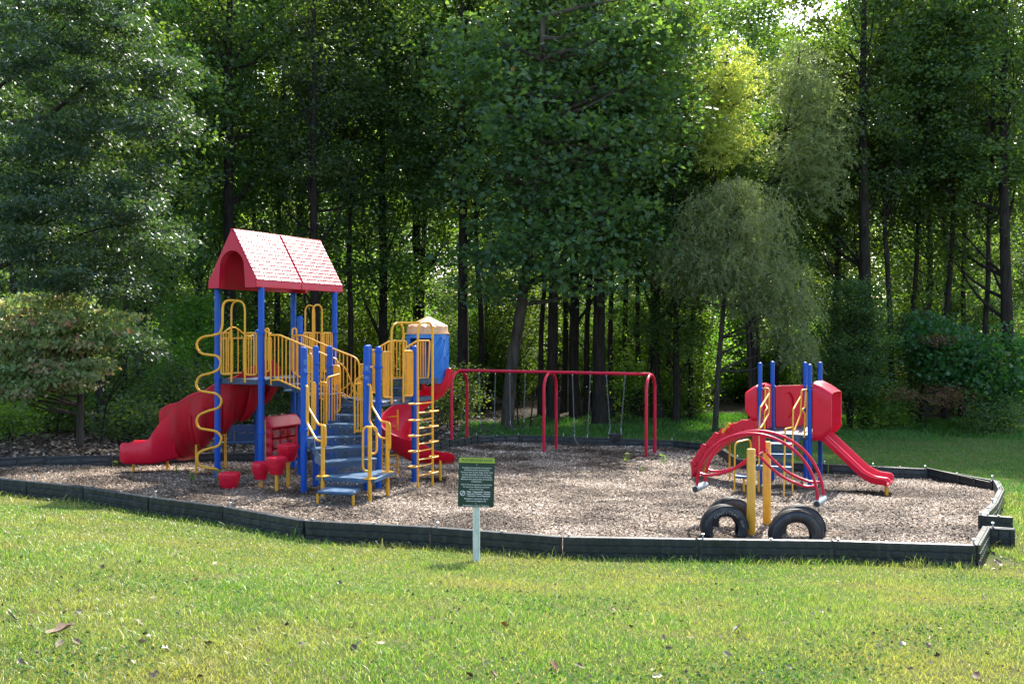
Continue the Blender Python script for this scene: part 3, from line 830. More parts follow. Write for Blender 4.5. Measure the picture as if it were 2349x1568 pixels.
# moulded lip and underside ribs of the spiral chute
def chute_pt(f, r, z):
    ph = rad(78) + (rad(-114) - rad(78)) * f
    if z > 0.3: z = 0.3 + (z - 0.3) * float(np.interp(f, [0, 0.16, 0.4], [0.12, 0.2, 1.0]))
    return Vector((K1.x, K1.y, 0)) + (E1 * math.cos(ph) + E2 * math.sin(ph)) * r + UP * (zL(f) + z)
MB().tube([chute_pt(k / 60, 1.365, 1.0) + UP * (0.05 * abs(math.sin(k / 60 * 7 * PI))) for k in range(61)], 0.032, 8).build('lip', M_redtub, slideL)
for k in range(1, 9):
    f = (k - 0.02) / 7 - 0.07
    if f > 0.98: break
    MB().tube([chute_pt(f, 1.40, 0.62), chute_pt(f, 1.375, 0.42), chute_pt(f, 1.24, 0.10), chute_pt(f, 1.0, -0.09), chute_pt(f, 0.66, -0.10)], [0.02, 0.045, 0.05, 0.05, 0.03], 8).build('rib', M_redtub, slideL)
# low straight run-out, a square-ended trough
rows = []
for (u, vt_, vb_, Yn, dd_) in ((402, 948, 1052, 21.42, 0.9), (385, 954, 1057, 21.38, 0.85), (366, 968, 1061, 21.36, 0.8), (352, 988, 1064, 21.33, 0.72), (340, 1006, 1065, 21.34, 0.66), (325, 1015.5, 1065, 21.38, 0.62), (290, 1015.5, 1064, 21.34, 0.62), (279, 1016, 1063, 21.32, 0.61), (275, 1020, 1059, 21.33, 0.58)):
    tt, bb = W(u, vt_, Yn), W(u, vb_, Yn)
    bk = Vector((0.08, 1, 0)) * dd_
    h_ = tt.z - bb.z
    rows.append([bb + bk * 0.08, bb + UP * 0.06, tt - UP * 0.02, tt + bk * 0.03, tt + bk * 0.09 - UP * 0.01, bb + bk * 0.14 + UP * min(0.14, h_ * 0.4), bb + bk * 0.86 + UP * min(0.14, h_ * 0.4), tt + bk * 0.91 - UP * 0.01, tt + bk * 0.97, tt + bk - UP * 0.02, bb + bk + UP * 0.06, bb + bk * 0.92])
MB().sweep(rows).build('slide_exit', M_red, slideL, smooth=50)  # lighter red than the chute: sunlight on the run-out put into the colour
for (u, Y, vt) in ((306, 21.62, 1055), (384, 22.0, 1020), (450.5, 21.5, 985), (517, 22.6, 950)):
    p = GY(u, Y)
    MB().tube([p - UP * 0.1, Vector((p.x, p.y, zat(u, vt, Y)))], 0.03, 10).build('slide_leg', M_yel, slideL)

# ---------------- noughts and crosses panel under the deck
pA, pB = on(1.22, 0.16), on(1.22, 1.10)
pan = MB()
def PP(f, h, off=0.0):
    q = pA.lerp(pB, f) + E1 * off
    return Vector((q.x, q.y, BASE + h))
z0p, z1p = 0.42, 1.12
for f in (0.06, 0.94):      # scalloped side columns
    rows = []
    for k in range(25):
        h = z0p + (z1p - z0p) * k / 24
        r = 0.055 + 0.014 * math.cos(k / 24 * 2 * PI * 3.5)
        rows.append([PP(f, h) + E2 * (r * math.cos(a)) + E1 * (0.07 * math.sin(a) + 0.0) for a in [2 * PI * j / 12 for j in range(12)]])
    pan.sweep(rows)
pan.obb(PP(0.5, z0p + 0.03), E2 * 0.36, E1 * 0.05, UP * 0.03)
pan.obb(PP(0.5, (z0p + z1p) / 2, -0.06), E2 * 0.4, E1 * 0.012, UP * 0.35)
panel = pan.build('game_panel', M_roof, tower, smooth=40)
hood = MB()
hood.prism([PP(-0.03, 1.12, -0.12), PP(-0.03, 1.12, 0.16), PP(-0.03, 1.15, 0.17), PP(-0.03, 1.36, -0.02), PP(-0.03, 1.36, -0.08)], pB - pA + E2 * 0.06)
hood.build('hood', M_roof, panel, bevel=0.012)
for ri in range(3):
    for ci in range(3):
        f = 0.235 + 0.265 * ci; h = 0.555 + 0.22 * ri
        c = PP(f, h, 0.0)
        dm = MB()
        dm.obb(c, E2 * 0.112, E1 * 0.068, UP * 0.098)
        dr = dm.build('drum', M_drum, panel, bevel=0.018)
        rr_ = MB(); off = rng.choice([-0.06, 0.0, 0.03]); cc = c + E1 * 0.0705 + E2 * off
        kind = (ri + ci) % 4
        if kind != 3:
            for (r0, r1, dd) in ((0.030, 0.058, 0.0025),):
                ringv = []
                for j in range(24):
                    a = 2 * PI * j / 24
                    ringv.append([cc + (E2 * math.cos(a) + UP * math.sin(a)) * r0, cc + (E2 * math.cos(a) + UP * math.sin(a)) * r1])
                ringv.append(ringv[0])
                rr_.sweep(ringv, closed=False)
            rr_.build('nought', M_mark, dr, smooth=0, fix=False)
            r2_ = MB()
            for (r0, r1) in ((0.024, 0.030), (0.058, 0.066)):
                ringv = []
                for j in range(25):
                    a = 2 * PI * j / 24
                    ringv.append([cc + (E2 * math.cos(a) + UP * math.sin(a)) * r0, cc + (E2 * math.cos(a) + UP * math.sin(a)) * r1])
                r2_.sweep(ringv, closed=False)
            r2_.build('outline', M_pale, dr, smooth=0, fix=False)
        else:
            for sg in (-1, 1):
                rr_.obb(cc, (E2 + UP * sg) * 0.042, (E2 - UP * sg) * 0.009, E1 * 0.001)
            rr_.build('cross', M_mark, dr, smooth=0)
tube_part('panel_bracket', [PP(-0.07, 0.4), PP(-0.07, 1.3)], 0.018, 0)

# ---------------- stair from the tower to the middle deck, with sloped rails
MID = 1.83
sA = on(1.22, 0.12); sB = on(1.22, 1.13)
MIDZ = Zb(MID) - 0.06
def seg_pts(pxs):
    return [W(*px, y) for px, y in pxs]
near = seg_pts([(k5(668, 425), 20.28), (k5(758, 425), 20.15), (k1(300, 437), 20.0), (k1(470, 512), 19.98)])
nearb = seg_pts([(k5(683, 870), 20.28), (k5(683, 828), 20.28), (k5(755, 826), 20.15), (k3(155, 170), 20.05), (k3(430, 292), 19.98)])
o = MB().tube(fillet([W(*k5(683, 872), 20.28)] + near, 0.05), RT, 10).tube(fillet(nearb, 0.05), RT, 10).build('stair_rail', M_yel, tower)
def bars_between(o, top, bot, us, Yf, r=0.0135):
    def vat(pl, u):
        us_ = [(p.x / p.y * FOC + CX) for p in pl]; vs_ = [HY - (p.z - CAMZ) / p.y * FOC for p in pl]
        return float(np.interp(u, us_, vs_))
    for u in us:
        y = Yf(u)
        MB().tube([W(u, vat(bot, u), y), W(u, vat(top, u), y)], r, 8).build('bar', M_yel, o)
bars_between(o, near, nearb[1:], [k5(x, 0)[0] for x in (714, 748, 782, 816, 850)] + [k1(x, 0)[0] for x in (75, 122, 168, 215, 262, 310, 396, 440)], lambda u: 20.28 - (u - 625) / 90 * 0.28)
far = seg_pts([(k1(62, 272), 21.25), (k1(175, 270), 21.1), (k1(540, 428), 20.9), (k1(815, 535), 20.75), (k1(858, 600), 20.7)])
farb = seg_pts([(k1(62, 700), 21.25), (k1(175, 790), 21.1), (k3(430, 120), 20.95), (k3(640, 205), 20.85), (k3(800, 305), 20.7)])
o = MB().tube(fillet(far[:1] + far[1:4] + [far[4], W(*k3(862, 330), 20.7)], 0.1), RT, 10).tube(fillet(farb, 0.1), RT, 10).build('stair_rail', M_yel, tower)
bars_between(o, far, farb, [k1(x, 0)[0] for x in (75, 122, 168, 215, 262, 305, 345, 395, 440, 575, 622, 668, 715, 762, 808)], lambda u: 21.25 - (u - 671) / 155 * 0.55)
tube_part('entry_hoop', seg_pts([(k1(58, 690), 21.3), (k1(58, 188), 21.3), (k1(108, 188), 21.35), (k1(108, 720), 21.35)]), RT, 0.05)
tube_part('entry_hoop', seg_pts([(k5(634, 800), 20.32), (k5(634, 362), 20.32), (k5(662, 368), 20.3), (k5(662, 745), 20.3), (k5(640, 752), 20.32)]), RT, 0.05)
# side stringer, treads and risers of the tower stair
def riser_quad(A, B, z0, z1, parent, name='riser'):
    me = bpy.data.meshes.new(name)
    me.from_pydata([(A.x, A.y, z0), (B.x, B.y, z0), (B.x, B.y, z1), (A.x, A.y, z1)], [], [(0, 1, 2, 3)])
    uvl = me.uv_layers.new()
    L_ = (Vector((B.x, B.y)) - Vector((A.x, A.y))).length
    for i, c_ in enumerate(((0, 0), (L_, 0), (L_, z1 - z0), (0, z1 - z0))): uvl.data[i].uv = c_
    me.materials.append(M_riser)
    return link(bpy.data.objects.new(name, me), parent)
bridge = MB()
q0, q1 = W(*k5(683, 872), 20.3), W(*k3(160, 200), 20.05)
bridge.prism([q0, q0 + UP * 0.17, W(*k5(760, 830), 20.15), W(*k3(160, 172), 20.03), W(*k3(160, 212), 20.03), W(*k3(60, 190), 20.1), W(*k5(850, 893), 20.12)], E2 * 0.05)
bridge.build('stringer', M_navy, tower)
for i, (f, z) in enumerate(((0.1, DECK - 0.10), (0.38, DECK - 0.2), (0.66, DECK - 0.29))):
    a = on(1.25 + 0.42 * i, 0.14); b_ = on(1.25 + 0.42 * i, 1.08); d = E1 * 0.42
    tr_ = slab([Vector((p.x, p.y, Zb(z))) for p in (a, a + d, b_ + d, b_)], 0.035, 'stair_tread', M_tread)
    riser_quad(a, b_, Zb(z), Zb(z) + 0.12, tr_)

# ---------------- middle deck
md = [posts['P10'] + Vector((0.0, 0.02, 0)), posts['P11'] + Vector((-0.02, 0.0, 0)), posts['P11'] + E2 * 1.0 - E1 * 0.15, on(2.75, 1.35), on(2.55, 0.75), posts['P9b'] + Vector((-0.55, 0.35, 0))]
zmd = zat(868, 922.5, 19.43)
slab([Vector((p.x, p.y, zmd)) for p in md], 0.10, 'deck', M_navy)
# two steps up to the pencil turret
K2 = GY(955, 22.0); KP = GY(981, 22.0)
for i in range(2):
    a = W(*k2(560 if i == 0 else 640, 750 - 105 * i), 21.2 + 0.3 * i); b_ = W(*k2(780, 750 - 105 * i), 21.35 + 0.3 * i)
    st = slab([a, b_, b_ + E2 * 0.3, a + E2 * 0.3], 0.03, 'turret_step', M_tread)
    riser_quad(a, b_, a.z - 0.19, a.z - 0.01, st)

# ---------------- curved front stair
steps = [  # left edge px, right edge px of each tread front, depth left/right, rise
    (c4(470, 935), c4(1125, 882), 18.15, 18.72), (c4(340, 768), c4(1005, 732), 18.5, 19.05), (c4(255, 635), c4(940, 600), 18.95, 19.4),
    (c4(480, 457), c4(850, 455), 19.55, 19.5), (c4(600, 345), c4(940, 335), 19.95, 19.85), (c4(640, 215), c4(900, 210), 20.35, 20.2), (c4(640, 125), c4(900, 140), 20.6, 20.5)]
EDG = []
for (l, r_, yl, yr) in steps:
    a = W(*l, yl); b_ = W(*r_, yr)
    z = (a.z + b_.z) / 2; a.z = z; b_.z = z
    EDG.append((a, b_))
land_z = W(*c4(345, 1108), 17.95).z
land = [W(*c4(345, 1108), 17.95), W(*c4(930, 1140), 17.62), W(*c4(1090, 1145), 17.6), W(*c4(1345, 1032), 18.6), W(*c4(1180, 1015), 18.8), W(*c4(480, 1050), 18.3)]
land = [Vector((p.x, p.y, land_z)) for p in land]
landing = slab(land, 0.075, 'landing', M_tread, bevel=0.008)
prev_z = land_z
for i, (a, b_) in enumerate(EDG):
    nd = Vector((-(b_ - a).y, (b_ - a).x, 0)).normalized()
    dep = 0.42 if i < 3 else 0.5
    tread = slab([a, b_, b_ + nd * dep, a + nd * dep], 0.035, 'step', M_tread, bevel=0.006)
    riser_quad(a + nd * 0.012, b_ + nd * 0.012, prev_z - 0.03, a.z - 0.03, tread)
    prev_z = a.z
    bolts = MB()
    for f in (0.15, 0.5, 0.85):
        c = a.lerp(b_, f) - UP * 0.055 + nd * 0.008
        bolts.tube([c, c - nd * 0.012], 0.009, 8)
    if i >= 2: bolts.build('bolt', M_steel, tread)
# flared left stringer of the stair
for side, pxs in ((0, [(c4(250, 650), 18.95), (c4(255, 760), 18.9), (c4(330, 830), 18.6), (c4(345, 940), 18.4), (c4(470, 1000), 18.15), (c4(480, 930), 18.15), (c4(350, 770), 18.5), (c4(335, 640), 18.9)]),):
    MB().prism([W(*p, y) for p, y in pxs], Vector((0.0, 0.03, 0))).build('stringer', M_navy, tower)
cs = [(k3(635, 240), 20.4), (k3(660, 262), 20.38), (k3(720, 300), 20.33), (k3(800, 325), 20.25), (k3(800, 350), 20.25), (k3(640, 352), 20.4)]
MB().prism([W(*p, y) for p, y in cs], Vector((0.0, 0.03, 0))).build('stringer', M_navy, tower)
cs = [(k3(475, 585), 19.6), (k3(490, 560), 19.6), (k3(540, 545), 19.62), (k3(628, 532), 19.66), (k3(628, 555), 19.66), (k3(520, 580), 19.62)]
MB().prism([W(*p, y) for p, y in cs], Vector((0.0, 0.03, 0))).build('stringer', M_navy, tower)
# first low step with its legs
fs = [W(*c4(365, 1290), 17.3), W(*c4(800, 1315), 17.12), W(*c4(835, 1310), 17.12), W(*c4(920, 1268), 17.6), W(*c4(480, 1258), 17.75)]
zf = fs[0].z
fstep = slab([Vector((p.x, p.y, zf)) for p in fs], 0.06, 'low_step', M_tread, bevel=0.02)
ra, rb_ = W(*c4(480, 1140), 17.9), W(*c4(920, 1150), 17.65)
riser_quad(ra, rb_, zf - 0.03, land_z - 0.06, landing)
bo = MB()
for f in (0.08, 0.36, 0.63, 0.9):
    c = ra.lerp(rb_, f); c.z = land_z - 0.1
    bo.tube([c, c + Vector((-0.2, -0.9, 0)).normalized() * 0.015], 0.011, 8)
bo.build('bolt', M_steel, landing)
for (px, y) in ((c4(378, 1300), 17.33), (c4(825, 1310), 17.15)):
    p = W(*px, y); g = float(plane_z(p.x, p.y))
    MB().tube([Vector((p.x, p.y, zf - 0.05)), Vector((p.x, p.y, g - 0.05))], 0.024, 10).build('leg', M_yel, fstep)
# newel posts with handrails
def newel(u, Y, vtop):
    p = GY(u, Y)
    zt = zat(u, vtop, Y)
    mb = MB().tube([p - UP * 0.1, Vector((p.x, p.y, zt))], 0.037, 14)
    o = mb.build('newel_post', M_yel, tower)
    fl = MB().lathe([(0.12, 0), (0.115, 0.012), (0.05, 0.02)], Vector((p.x, p.y, land_z + 0.001)), 10)
    fl.build('flange', M_yel, o)
    return o
n1_ = newel(740.5, 17.93, c4(440, 470)[1]); n2_ = newel(848.3, 17.63, c4(1030, 495)[1]); n3_ = newel(889, 18.48, c4(1255, 440)[1])
RH = 0.021
def px_tube(name, pts, r, fr, parent):
    return MB().tube(fillet([W(*p, y) for p, y in pts], fr), r, 10).build(name, M_yel, parent)
px_tube('handrail', [(k3(222, 128), 18.68), (k3(236, 135), 18.62), (k3(232, 570), 18.5), (k3(345, 775), 18.1), (k3(420, 792), 17.95)], RH, 0.08, n1_)
px_tube('handrail', [(k3(245, 140), 18.62), (k3(250, 390), 18.55), (k3(370, 590), 18.15), (k3(452, 598), 17.9), (k3(456, 845), 17.9), (k3(425, 855), 17.92)], RH, 0.08, n1_)
px_tube('handrail', [(k2(365, 705), 19.05), (k2(400, 720), 19.0), (k4(292, 365), 18.95), (k4(420, 568), 18.6), (k4(490, 578), 18.5)], RH, 0.08, n3_)
px_tube('handrail', [(k4(318, 10), 19.0), (k4(318, 185), 18.95), (k4(430, 375), 18.6), (k4(535, 385), 18.42), (k4(540, 700), 18.42), (k4(505, 715), 18.46)], RH, 0.08, n3_)
px_tube('hand_loop', [(c4(1020, 1055), 17.62), (c4(945, 1030), 17.62), (c4(948, 490), 17.62), (c4(1120, 488), 17.75), (c4(1120, 822), 17.75), (c4(1045, 828), 17.66)], RH, 0.10, n2_)

# ---------------- rails along the stair
def px_panel(name, outline, bars, Yl, fr=0.06, r=RT, rb=0.0135):
    """outline and bars in pixels with a depth function of u"""
    o = MB().tube(fillet([W(*p, Yl(p[0])) for p in outline], fr), r, 10).build(name, M_yel, tower)
    for (u, v0, v1) in bars:
        MB().tube([W(u, v1, Yl(u)), W(u, v0, Yl(u))], rb, 8).build('bar', M_yel, o)
    return o
def kb(kf, xs, y0, y1, kf1=None):
    out = []
    for x in xs:
        a = kf(x, y0); b_ = (kf1 or kf)(x, y1)
        out.append((a[0], a[1], b_[1]))
    return out
px_panel('guard_rail', [k3(246, 720), k1(250, 492), k1(292, 492), k3(292, 650)], [], lambda u: 19.25, fr=0.13)
px_panel('guard_rail', [k3(300, 90), k3(332, 90), k3(330, 640), k3(305, 650)], kb(k3, (312, 322), 95, 640), lambda u: 19.6)
px_panel('guard_rail', [k1(384, 832), k1(466, 832), k3(464, 590)], kb(k3, (405, 436), 85, 600), lambda u: 19.75)
px_panel('guard_rail', [k3(464, 600), k1(468, 775), k1(618, 735)], kb(k3, (497, 533, 562, 596), 20, 540), lambda u: 19.8 + (u - 748) * 0.012, fr=0.09)
px_panel('guard_rail', [k1(545, 634), k1(612, 634), k1(630, 680), k3(626, 430), k3(575, 440)], kb(k1, (556, 570, 584, 600, 615), 640, 860), lambda u: 20.35, fr=0.09)
px_panel('guard_rail', [k1(545, 540), k1(590, 560), k1(602, 620), k3(600, 420)], [], lambda u: 20.6, fr=0.12)
px_panel('guard_rail', [k3(806, 690), k3(800, 60), k3(896, 5), k2(310, 596)], kb(k3, (806, 842, 874, 892), 60, 680), lambda u: 19.35 + (u - 814) * -0.004, fr=0.1)
px_panel('guard_rail', [k2(210, 700), k2(285, 700)], [], lambda u: 19.3)
px_panel('guard_rail', [k2(272, 470), k2(312, 470)], kb(k2, (285, 300), 475, 640), lambda u: 20.5)
px_panel('guard_rail', [k3(800, 665), k3(860, 665)], [], lambda u: 19.35)
# curved tubes behind the stair
tube_part('curved_brace', [W(*p, 21.6) for p in (k2(5, 440), k2(90, 500), k2(140, 620), k2(190, 740), k2(240, 850))], RT, 0.2)
tube_part('curved_brace', [W(*p, 21.5) for p in (k2(40, 775), k2(100, 740), k2(150, 690))], RT * 0.9, 0.1)
tube_part('curved_brace', [W(*p, 21.5) for p in (k2(125, 870), k2(190, 770))], RT * 0.9, 0)
tube_part('curved_brace', [W(*p, 21.6) for p in (k2(0, 800), k2(70, 850), k2(180, 893))], RT, 0.1)

# ---------------- middle deck rails
def onP(f, off=0.0):     # along the P10-P11 edge
    p = posts['P10'].lerp(posts['P11'], f)
    return Vector((p.x, p.y, 0))
def uY(u):               # depth on the P10-P11 edge for a pixel column
    a, b_ = posts['P10'], posts['P11']
    s = (u - CX) / FOC
    d = b_ - a
    f = (s * a.y - a.x) / (d.x - s * d.y)
    return a.y + d.y * f - 0.03
px_panel('guard_rail', [k2(640, 318), k2(545, 318), k2(545, 860), k2(640, 860)], kb(k2, (565, 582, 598, 612), 325, 850), uY)
px_panel('guard_rail', [k2(798, 310), k2(896, 308), c3(1175, 750), k2(798, 840)], kb(k2, (815, 832, 845, 858, 872, 885), 316, 830), uY)
px_panel('guard_rail', [k2(500, 262), k2(630, 185), k2(635, 640), k2(500, 720)], kb(k2, (535, 567, 606), 225, 660), lambda u: 20.9 + (u - 870) * 0.006, fr=0.05)
px_panel('guard_rail', [k2(650, 188), k2(825, 192), k2(790, 628), k2(655, 632)], kb(k2, (672, 708, 745), 190, 628), lambda u: 21.5, fr=0.04)
px_panel('guard_rail', [c3(1118, 400), c3(1120, 375), c3(1215, 318), c3(1312, 318), c3(1298, 610), c3(1225, 612)], kb(c3, (1150, 1175, 1200), 345, 470) + kb(c3, (1240, 1259, 1277), 320, 610), lambda u: 20.75 + (u - 925) * 0.006, fr=0.05)
px_panel('guard_rail', [k2(412, 300), k2(450, 300)], kb(k2, (424, 440), 305, 810), lambda u: 20.1)
px_panel('guard_rail', [k2(390, 502), k2(430, 502)], [], lambda u: 19.3)
px_panel('guard_rail', [k2(395, 805), k2(448, 805)], [], lambda u: 20.0)
MB().prism([W(*c3(1232, 612), 20.9), W(*c3(1305, 612), 21.0), W(*c3(1300, 655), 21.0), W(*c3(1232, 655), 20.9)], E2 * 0.4).build('turret_sill', M_navy, tower)

# ---------------- loop ladder
LA, LB = GY(958.6, 19.6), GY(992.2, 20.05)
zlt = zat(975, 739, 19.8)
lad = MB().tube(fillet([LA - UP * 0.1, Vector((LA.x, LA.y, zlt)), Vector((LB.x, LB.y, zlt)), LB - UP * 0.1], 0.2), 0.024, 12).build('loop_ladder', M_yel, tower)
da = (LB - LA); da.z = 0; W_ = da.length; da.normalize()
dn = Vector((da.y, -da.x, 0))
for i, zc in enumerate((805, 878, 932, 998, 1052, 1120, 1172, 1242, 1290, 1365)):
    z = zat(975, c3(0, zc)[1], 19.8)
    if i % 2 == 0:   # loop bulging to the left
        A0 = Vector((LB.x, LB.y, z)); pts = [A0, Vector((LA.x, LA.y, z)) + dn * 0.05, Vector((LA.x, LA.y, z)) - da * 0.19 + dn * 0.03, Vector((LA.x, LA.y, z)) - da * 0.19 - dn * 0.12, Vector((LA.x, LA.y, z)) - dn * 0.1, Vector((LA.x, LA.y, z))]
    else:
        A0 = Vector((LA.x, LA.y, z)); pts = [A0, Vector((LB.x, LB.y, z)) + dn * 0.05, Vector((LB.x, LB.y, z)) + da * 0.2 + dn * 0.03, Vector((LB.x, LB.y, z)) + da * 0.2 - dn * 0.14, Vector((LB.x, LB.y, z)) - dn * 0.1, Vector((LB.x, LB.y, z))]
    MB().tube(fillet(pts, 0.06), 0.0145, 8).build('rung', M_yel, lad)
arch_o = MB().tube(fillet([W(*c3(1012, 812), uY(898)), W(*c3(1012, 180), uY(898)), W(*c3(1105, 180), uY(925)), W(*c3(1105, 800), uY(925))], 0.24), 0.022, 12)
arch_o.tube(fillet([W(*c3(1050, 178), uY(910)), W(*c3(1170, 178), 19.95), W(*c3(1232, 175), 19.75)], 0.05), 0.021, 10)
arch_o.build('entry_arch', M_yel, tower)
# low back ladder seen under the deck
bl0, bl1 = GY(c4(1185, 0)[0], 22.6), GY(c4(1382, 0)[0], 22.2)
lo = MB().tube([bl0 - UP * 0.05, bl0 + UP * 1.5], 0.022, 10).tube([bl1 - UP * 0.05, bl1 + UP * 1.5], 0.022, 10).build('back_ladder', M_yel, tower)
for k in range(6):
    MB().tube([bl0 + UP * (0.25 + 0.22 * k), (bl0 + bl1) / 2 + UP * (0.22 + 0.22 * k) - E2 * 0.1, bl1 + UP * (0.25 + 0.22 * k)], 0.016, 8).build('rung', M_yel, lo)

# ---------------- right spiral slide
secR = [(0.16, 0.22, ''), (0.24, 0.05, ''), (0.42, 0.0, ''), (0.6, 0.06, ''), (0.72, 0.22, ''), (0.78, 0.44, ''), (0.83, 0.44, ''), (0.80, 0.20, ''), (0.68, 0.0, ''), (0.45, -0.08, ''), (0.2, -0.04, ''), (0.12, 0.2, '')]
def zRt(f):
    pts = [(0, 2.02), (0.08, 1.98), (0.25, 1.7), (0.5, 1.18), (0.75, 0.74), (0.92, 0.5), (1, 0.44)]
    return float(plane_z(K2.x, K2.y)) + float(np.interp(f, [p[0] for p in pts], [p[1] for p in pts]))
XF, YF = Vector((1, 0, 0)), Vector((0, 1, 0))
slideR = spiral('spiral_slide', K2, secR, (rad(-25), rad(282)), zRt, M_red, True, nst=90, frame=(XF, YF))
f1 = rad(282); dl = XF * math.cos(f1) + YF * math.sin(f1); td = XF * -math.sin(f1) + YF * math.cos(f1); rows = []
for (s, sh, dz) in ((-0.02, 1.0, 0), (0.15, 0.8, -0.01), (0.3, 0.62, -0.02), (0.45, 0.55, -0.03), (0.62, 0.5, -0.03), (0.72, 0.42, -0.03), (0.75, 0.3, -0.04)):
    rows.append([Vector((K2.x, K2.y, zRt(1) + dz)) + dl * r + td * s + UP * (z * (sh if z > 0.1 else 1)) for (r, z, k_) in secR])
MB().sweep(rows).build('slide_exit', M_red, slideR, smooth=45)
pl_ = GY(1010, 21.35)
MB().tube([pl_ - UP * 0.1, pl_ + UP * 0.45], 0.03, 10).build('slide_leg', M_yel, slideR)

# ---------------- pencil turret
def cut(obj, cutter_mb):
    cme = cutter_mb.mesh('cutter', None, 0)
    co = bpy.data.objects.new('cutter', cme); COL.objects.link(co)
    mod = obj.modifiers.new('b', 'BOOLEAN'); mod.operation = 'DIFFERENCE'; mod.object = co; mod.solver = 'EXACT'
    dg = bpy.context.evaluated_depsgraph_get(); dg.update()
    nm_ = bpy.data.meshes.new_from_object(obj.evaluated_get(dg))
    obj.modifiers.clear(); obj.data = nm_
    bpy.data.objects.remove(co, do_unlink=True)
    nm_.polygons.foreach_set('use_smooth', [True] * len(nm_.polygons)); nm_.set_sharp_from_angle(angle=rad(30))
zt0, zt1 = zat(981, 877, 22), zat(981, 766, 22)
hexf = lambda a: 1.0 / max(math.cos(((a + PI / 6) % (PI / 3)) - PI / 6), 0.2) * 0.93
mb = MB()
prof = [(0.43, zt0), (0.47, zt0 + 0.25), (0.485, (zt0 + zt1) / 2 + 0.15), (0.475, zt1 - 0.06), (0.475, zt1), (0.42, zt1), (0.42, zt1 - 0.05), (0.43, (zt0 + zt1) / 2), (0.38, zt0)]
n_ = 48; V_ = []; F_ = []
for (r, z) in prof:
    for k in range(n_):
        a = 2 * PI * k / n_
        rr = r * (0.6 + 0.4 * hexf(a + 0.2))
        V_.append((KP.x + rr * math.cos(a), KP.y + rr * math.sin(a), z))
for i in range(len(prof)):
    i2 = (i + 1) % len(prof)
    for k in range(n_):
        q = (k + 1) % n_
        F_.append((i * n_ + k, i * n_ + q, i2 * n_ + q, i2 * n_ + k))
mb.add(V_, F_)
turret = mb.build('pencil_turret', M_pencil, tower)
cb = MB()
def slot(a0, z0, a1, z1, r=0.045):
    pts = []
    for k in range(9):
        f = k / 8
        a = a0 + (a1 - a0) * f
        rad_ = 0.475 * (0.6 + 0.4 * hexf(a + 0.2)) + 0.012
        pts.append(Vector((KP.x + rad_ * math.cos(a), KP.y + rad_ * math.sin(a), z0 + (z1 - z0) * f)))
    d0 = (pts[0] - pts[1]).normalized(); d1 = (pts[-1] - pts[-2]).normalized()
    full = [pts[0] + d0 * r * 0.9, pts[0] + d0 * r * 0.5] + pts + [pts[-1] + d1 * r * 0.5, pts[-1] + d1 * r * 0.9]
    rs = [r * 0.3, r * 0.85] + [r] * 9 + [r * 0.85, r * 0.3]
    cb.tube(full, rs, 12)
H_ = zt1 - zt0
slot(rad(-72), zt0 + 0.60 * H_, rad(-48), zt0 + 0.90 * H_)
slot(rad(-70), zt0 + 0.24 * H_, rad(-34), zt0 + 0.86 * H_)
slot(rad(-45), zt0 + 0.18 * H_, rad(-32), zt0 + 0.50 * H_)
slot(rad(-15), zt0 + 0.55 * H_, rad(10), zt0 + 0.88 * H_)
try: cut(turret, cb)
except Exception as e: print('turret slots', e)
# doorway facing the deck
cb = MB(); dd = (Vector((posts['P10'].x, posts['P10'].y, 0)) - Vector((KP.x, KP.y, 0))).normalized()
cb.obb(Vector((KP.x, KP.y, zt0 + 0.42 * H_)) + dd * 0.45, dd * 0.22, Vector((-dd.y, dd.x, 0)) * 0.27, UP * (0.5 * H_))
try: cut(turret, cb)
except Exception as e: print('turret door', e)
tip = MB(); n_ = 72; V_ = []; F_ = []
zap = zat(980, 725.5, 22)
zc0 = zt1 + 0.002
levels = [(0.49, 0.0, 0), (0.49, 0.03, 0), (0.465, 0.034, 0.0), (0.46, 0.10, 0.7), (0.455, 0.17, 1.0), (0.43, 0.185, 1.0), (0.30, 0.26, 1.0), (0.15, 0.335, 0.9), (0.02, zap - zc0, 0)]
for (r, z, am) in levels:
    for k in range(n_):
        a = 2 * PI * k / n_
        fl = abs(math.sin(a * 6))
        rr = r * (1 - 0.07 * am * (1 - fl))
        zz = z + (0.03 * am * (fl - 0.5) if 0.12 < z < 0.2 else 0)
        V_.append((KP.x + rr * math.cos(a), KP.y + rr * math.sin(a), zc0 + zz))
for i in range(len(levels) - 1):
    for k in range(n_):
        q = (k + 1) % n_
        F_.append((i * n_ + k, i * n_ + q, (i + 1) * n_ + q, (i + 1) * n_ + k))
F_.append(tuple(range(n_ - 1, -1, -1))); F_.append(tuple((len(levels) - 1) * n_ + k for k in range(n_)))
tip.add(V_, F_).build('pencil_tip', M_tan, tower, smooth=25)

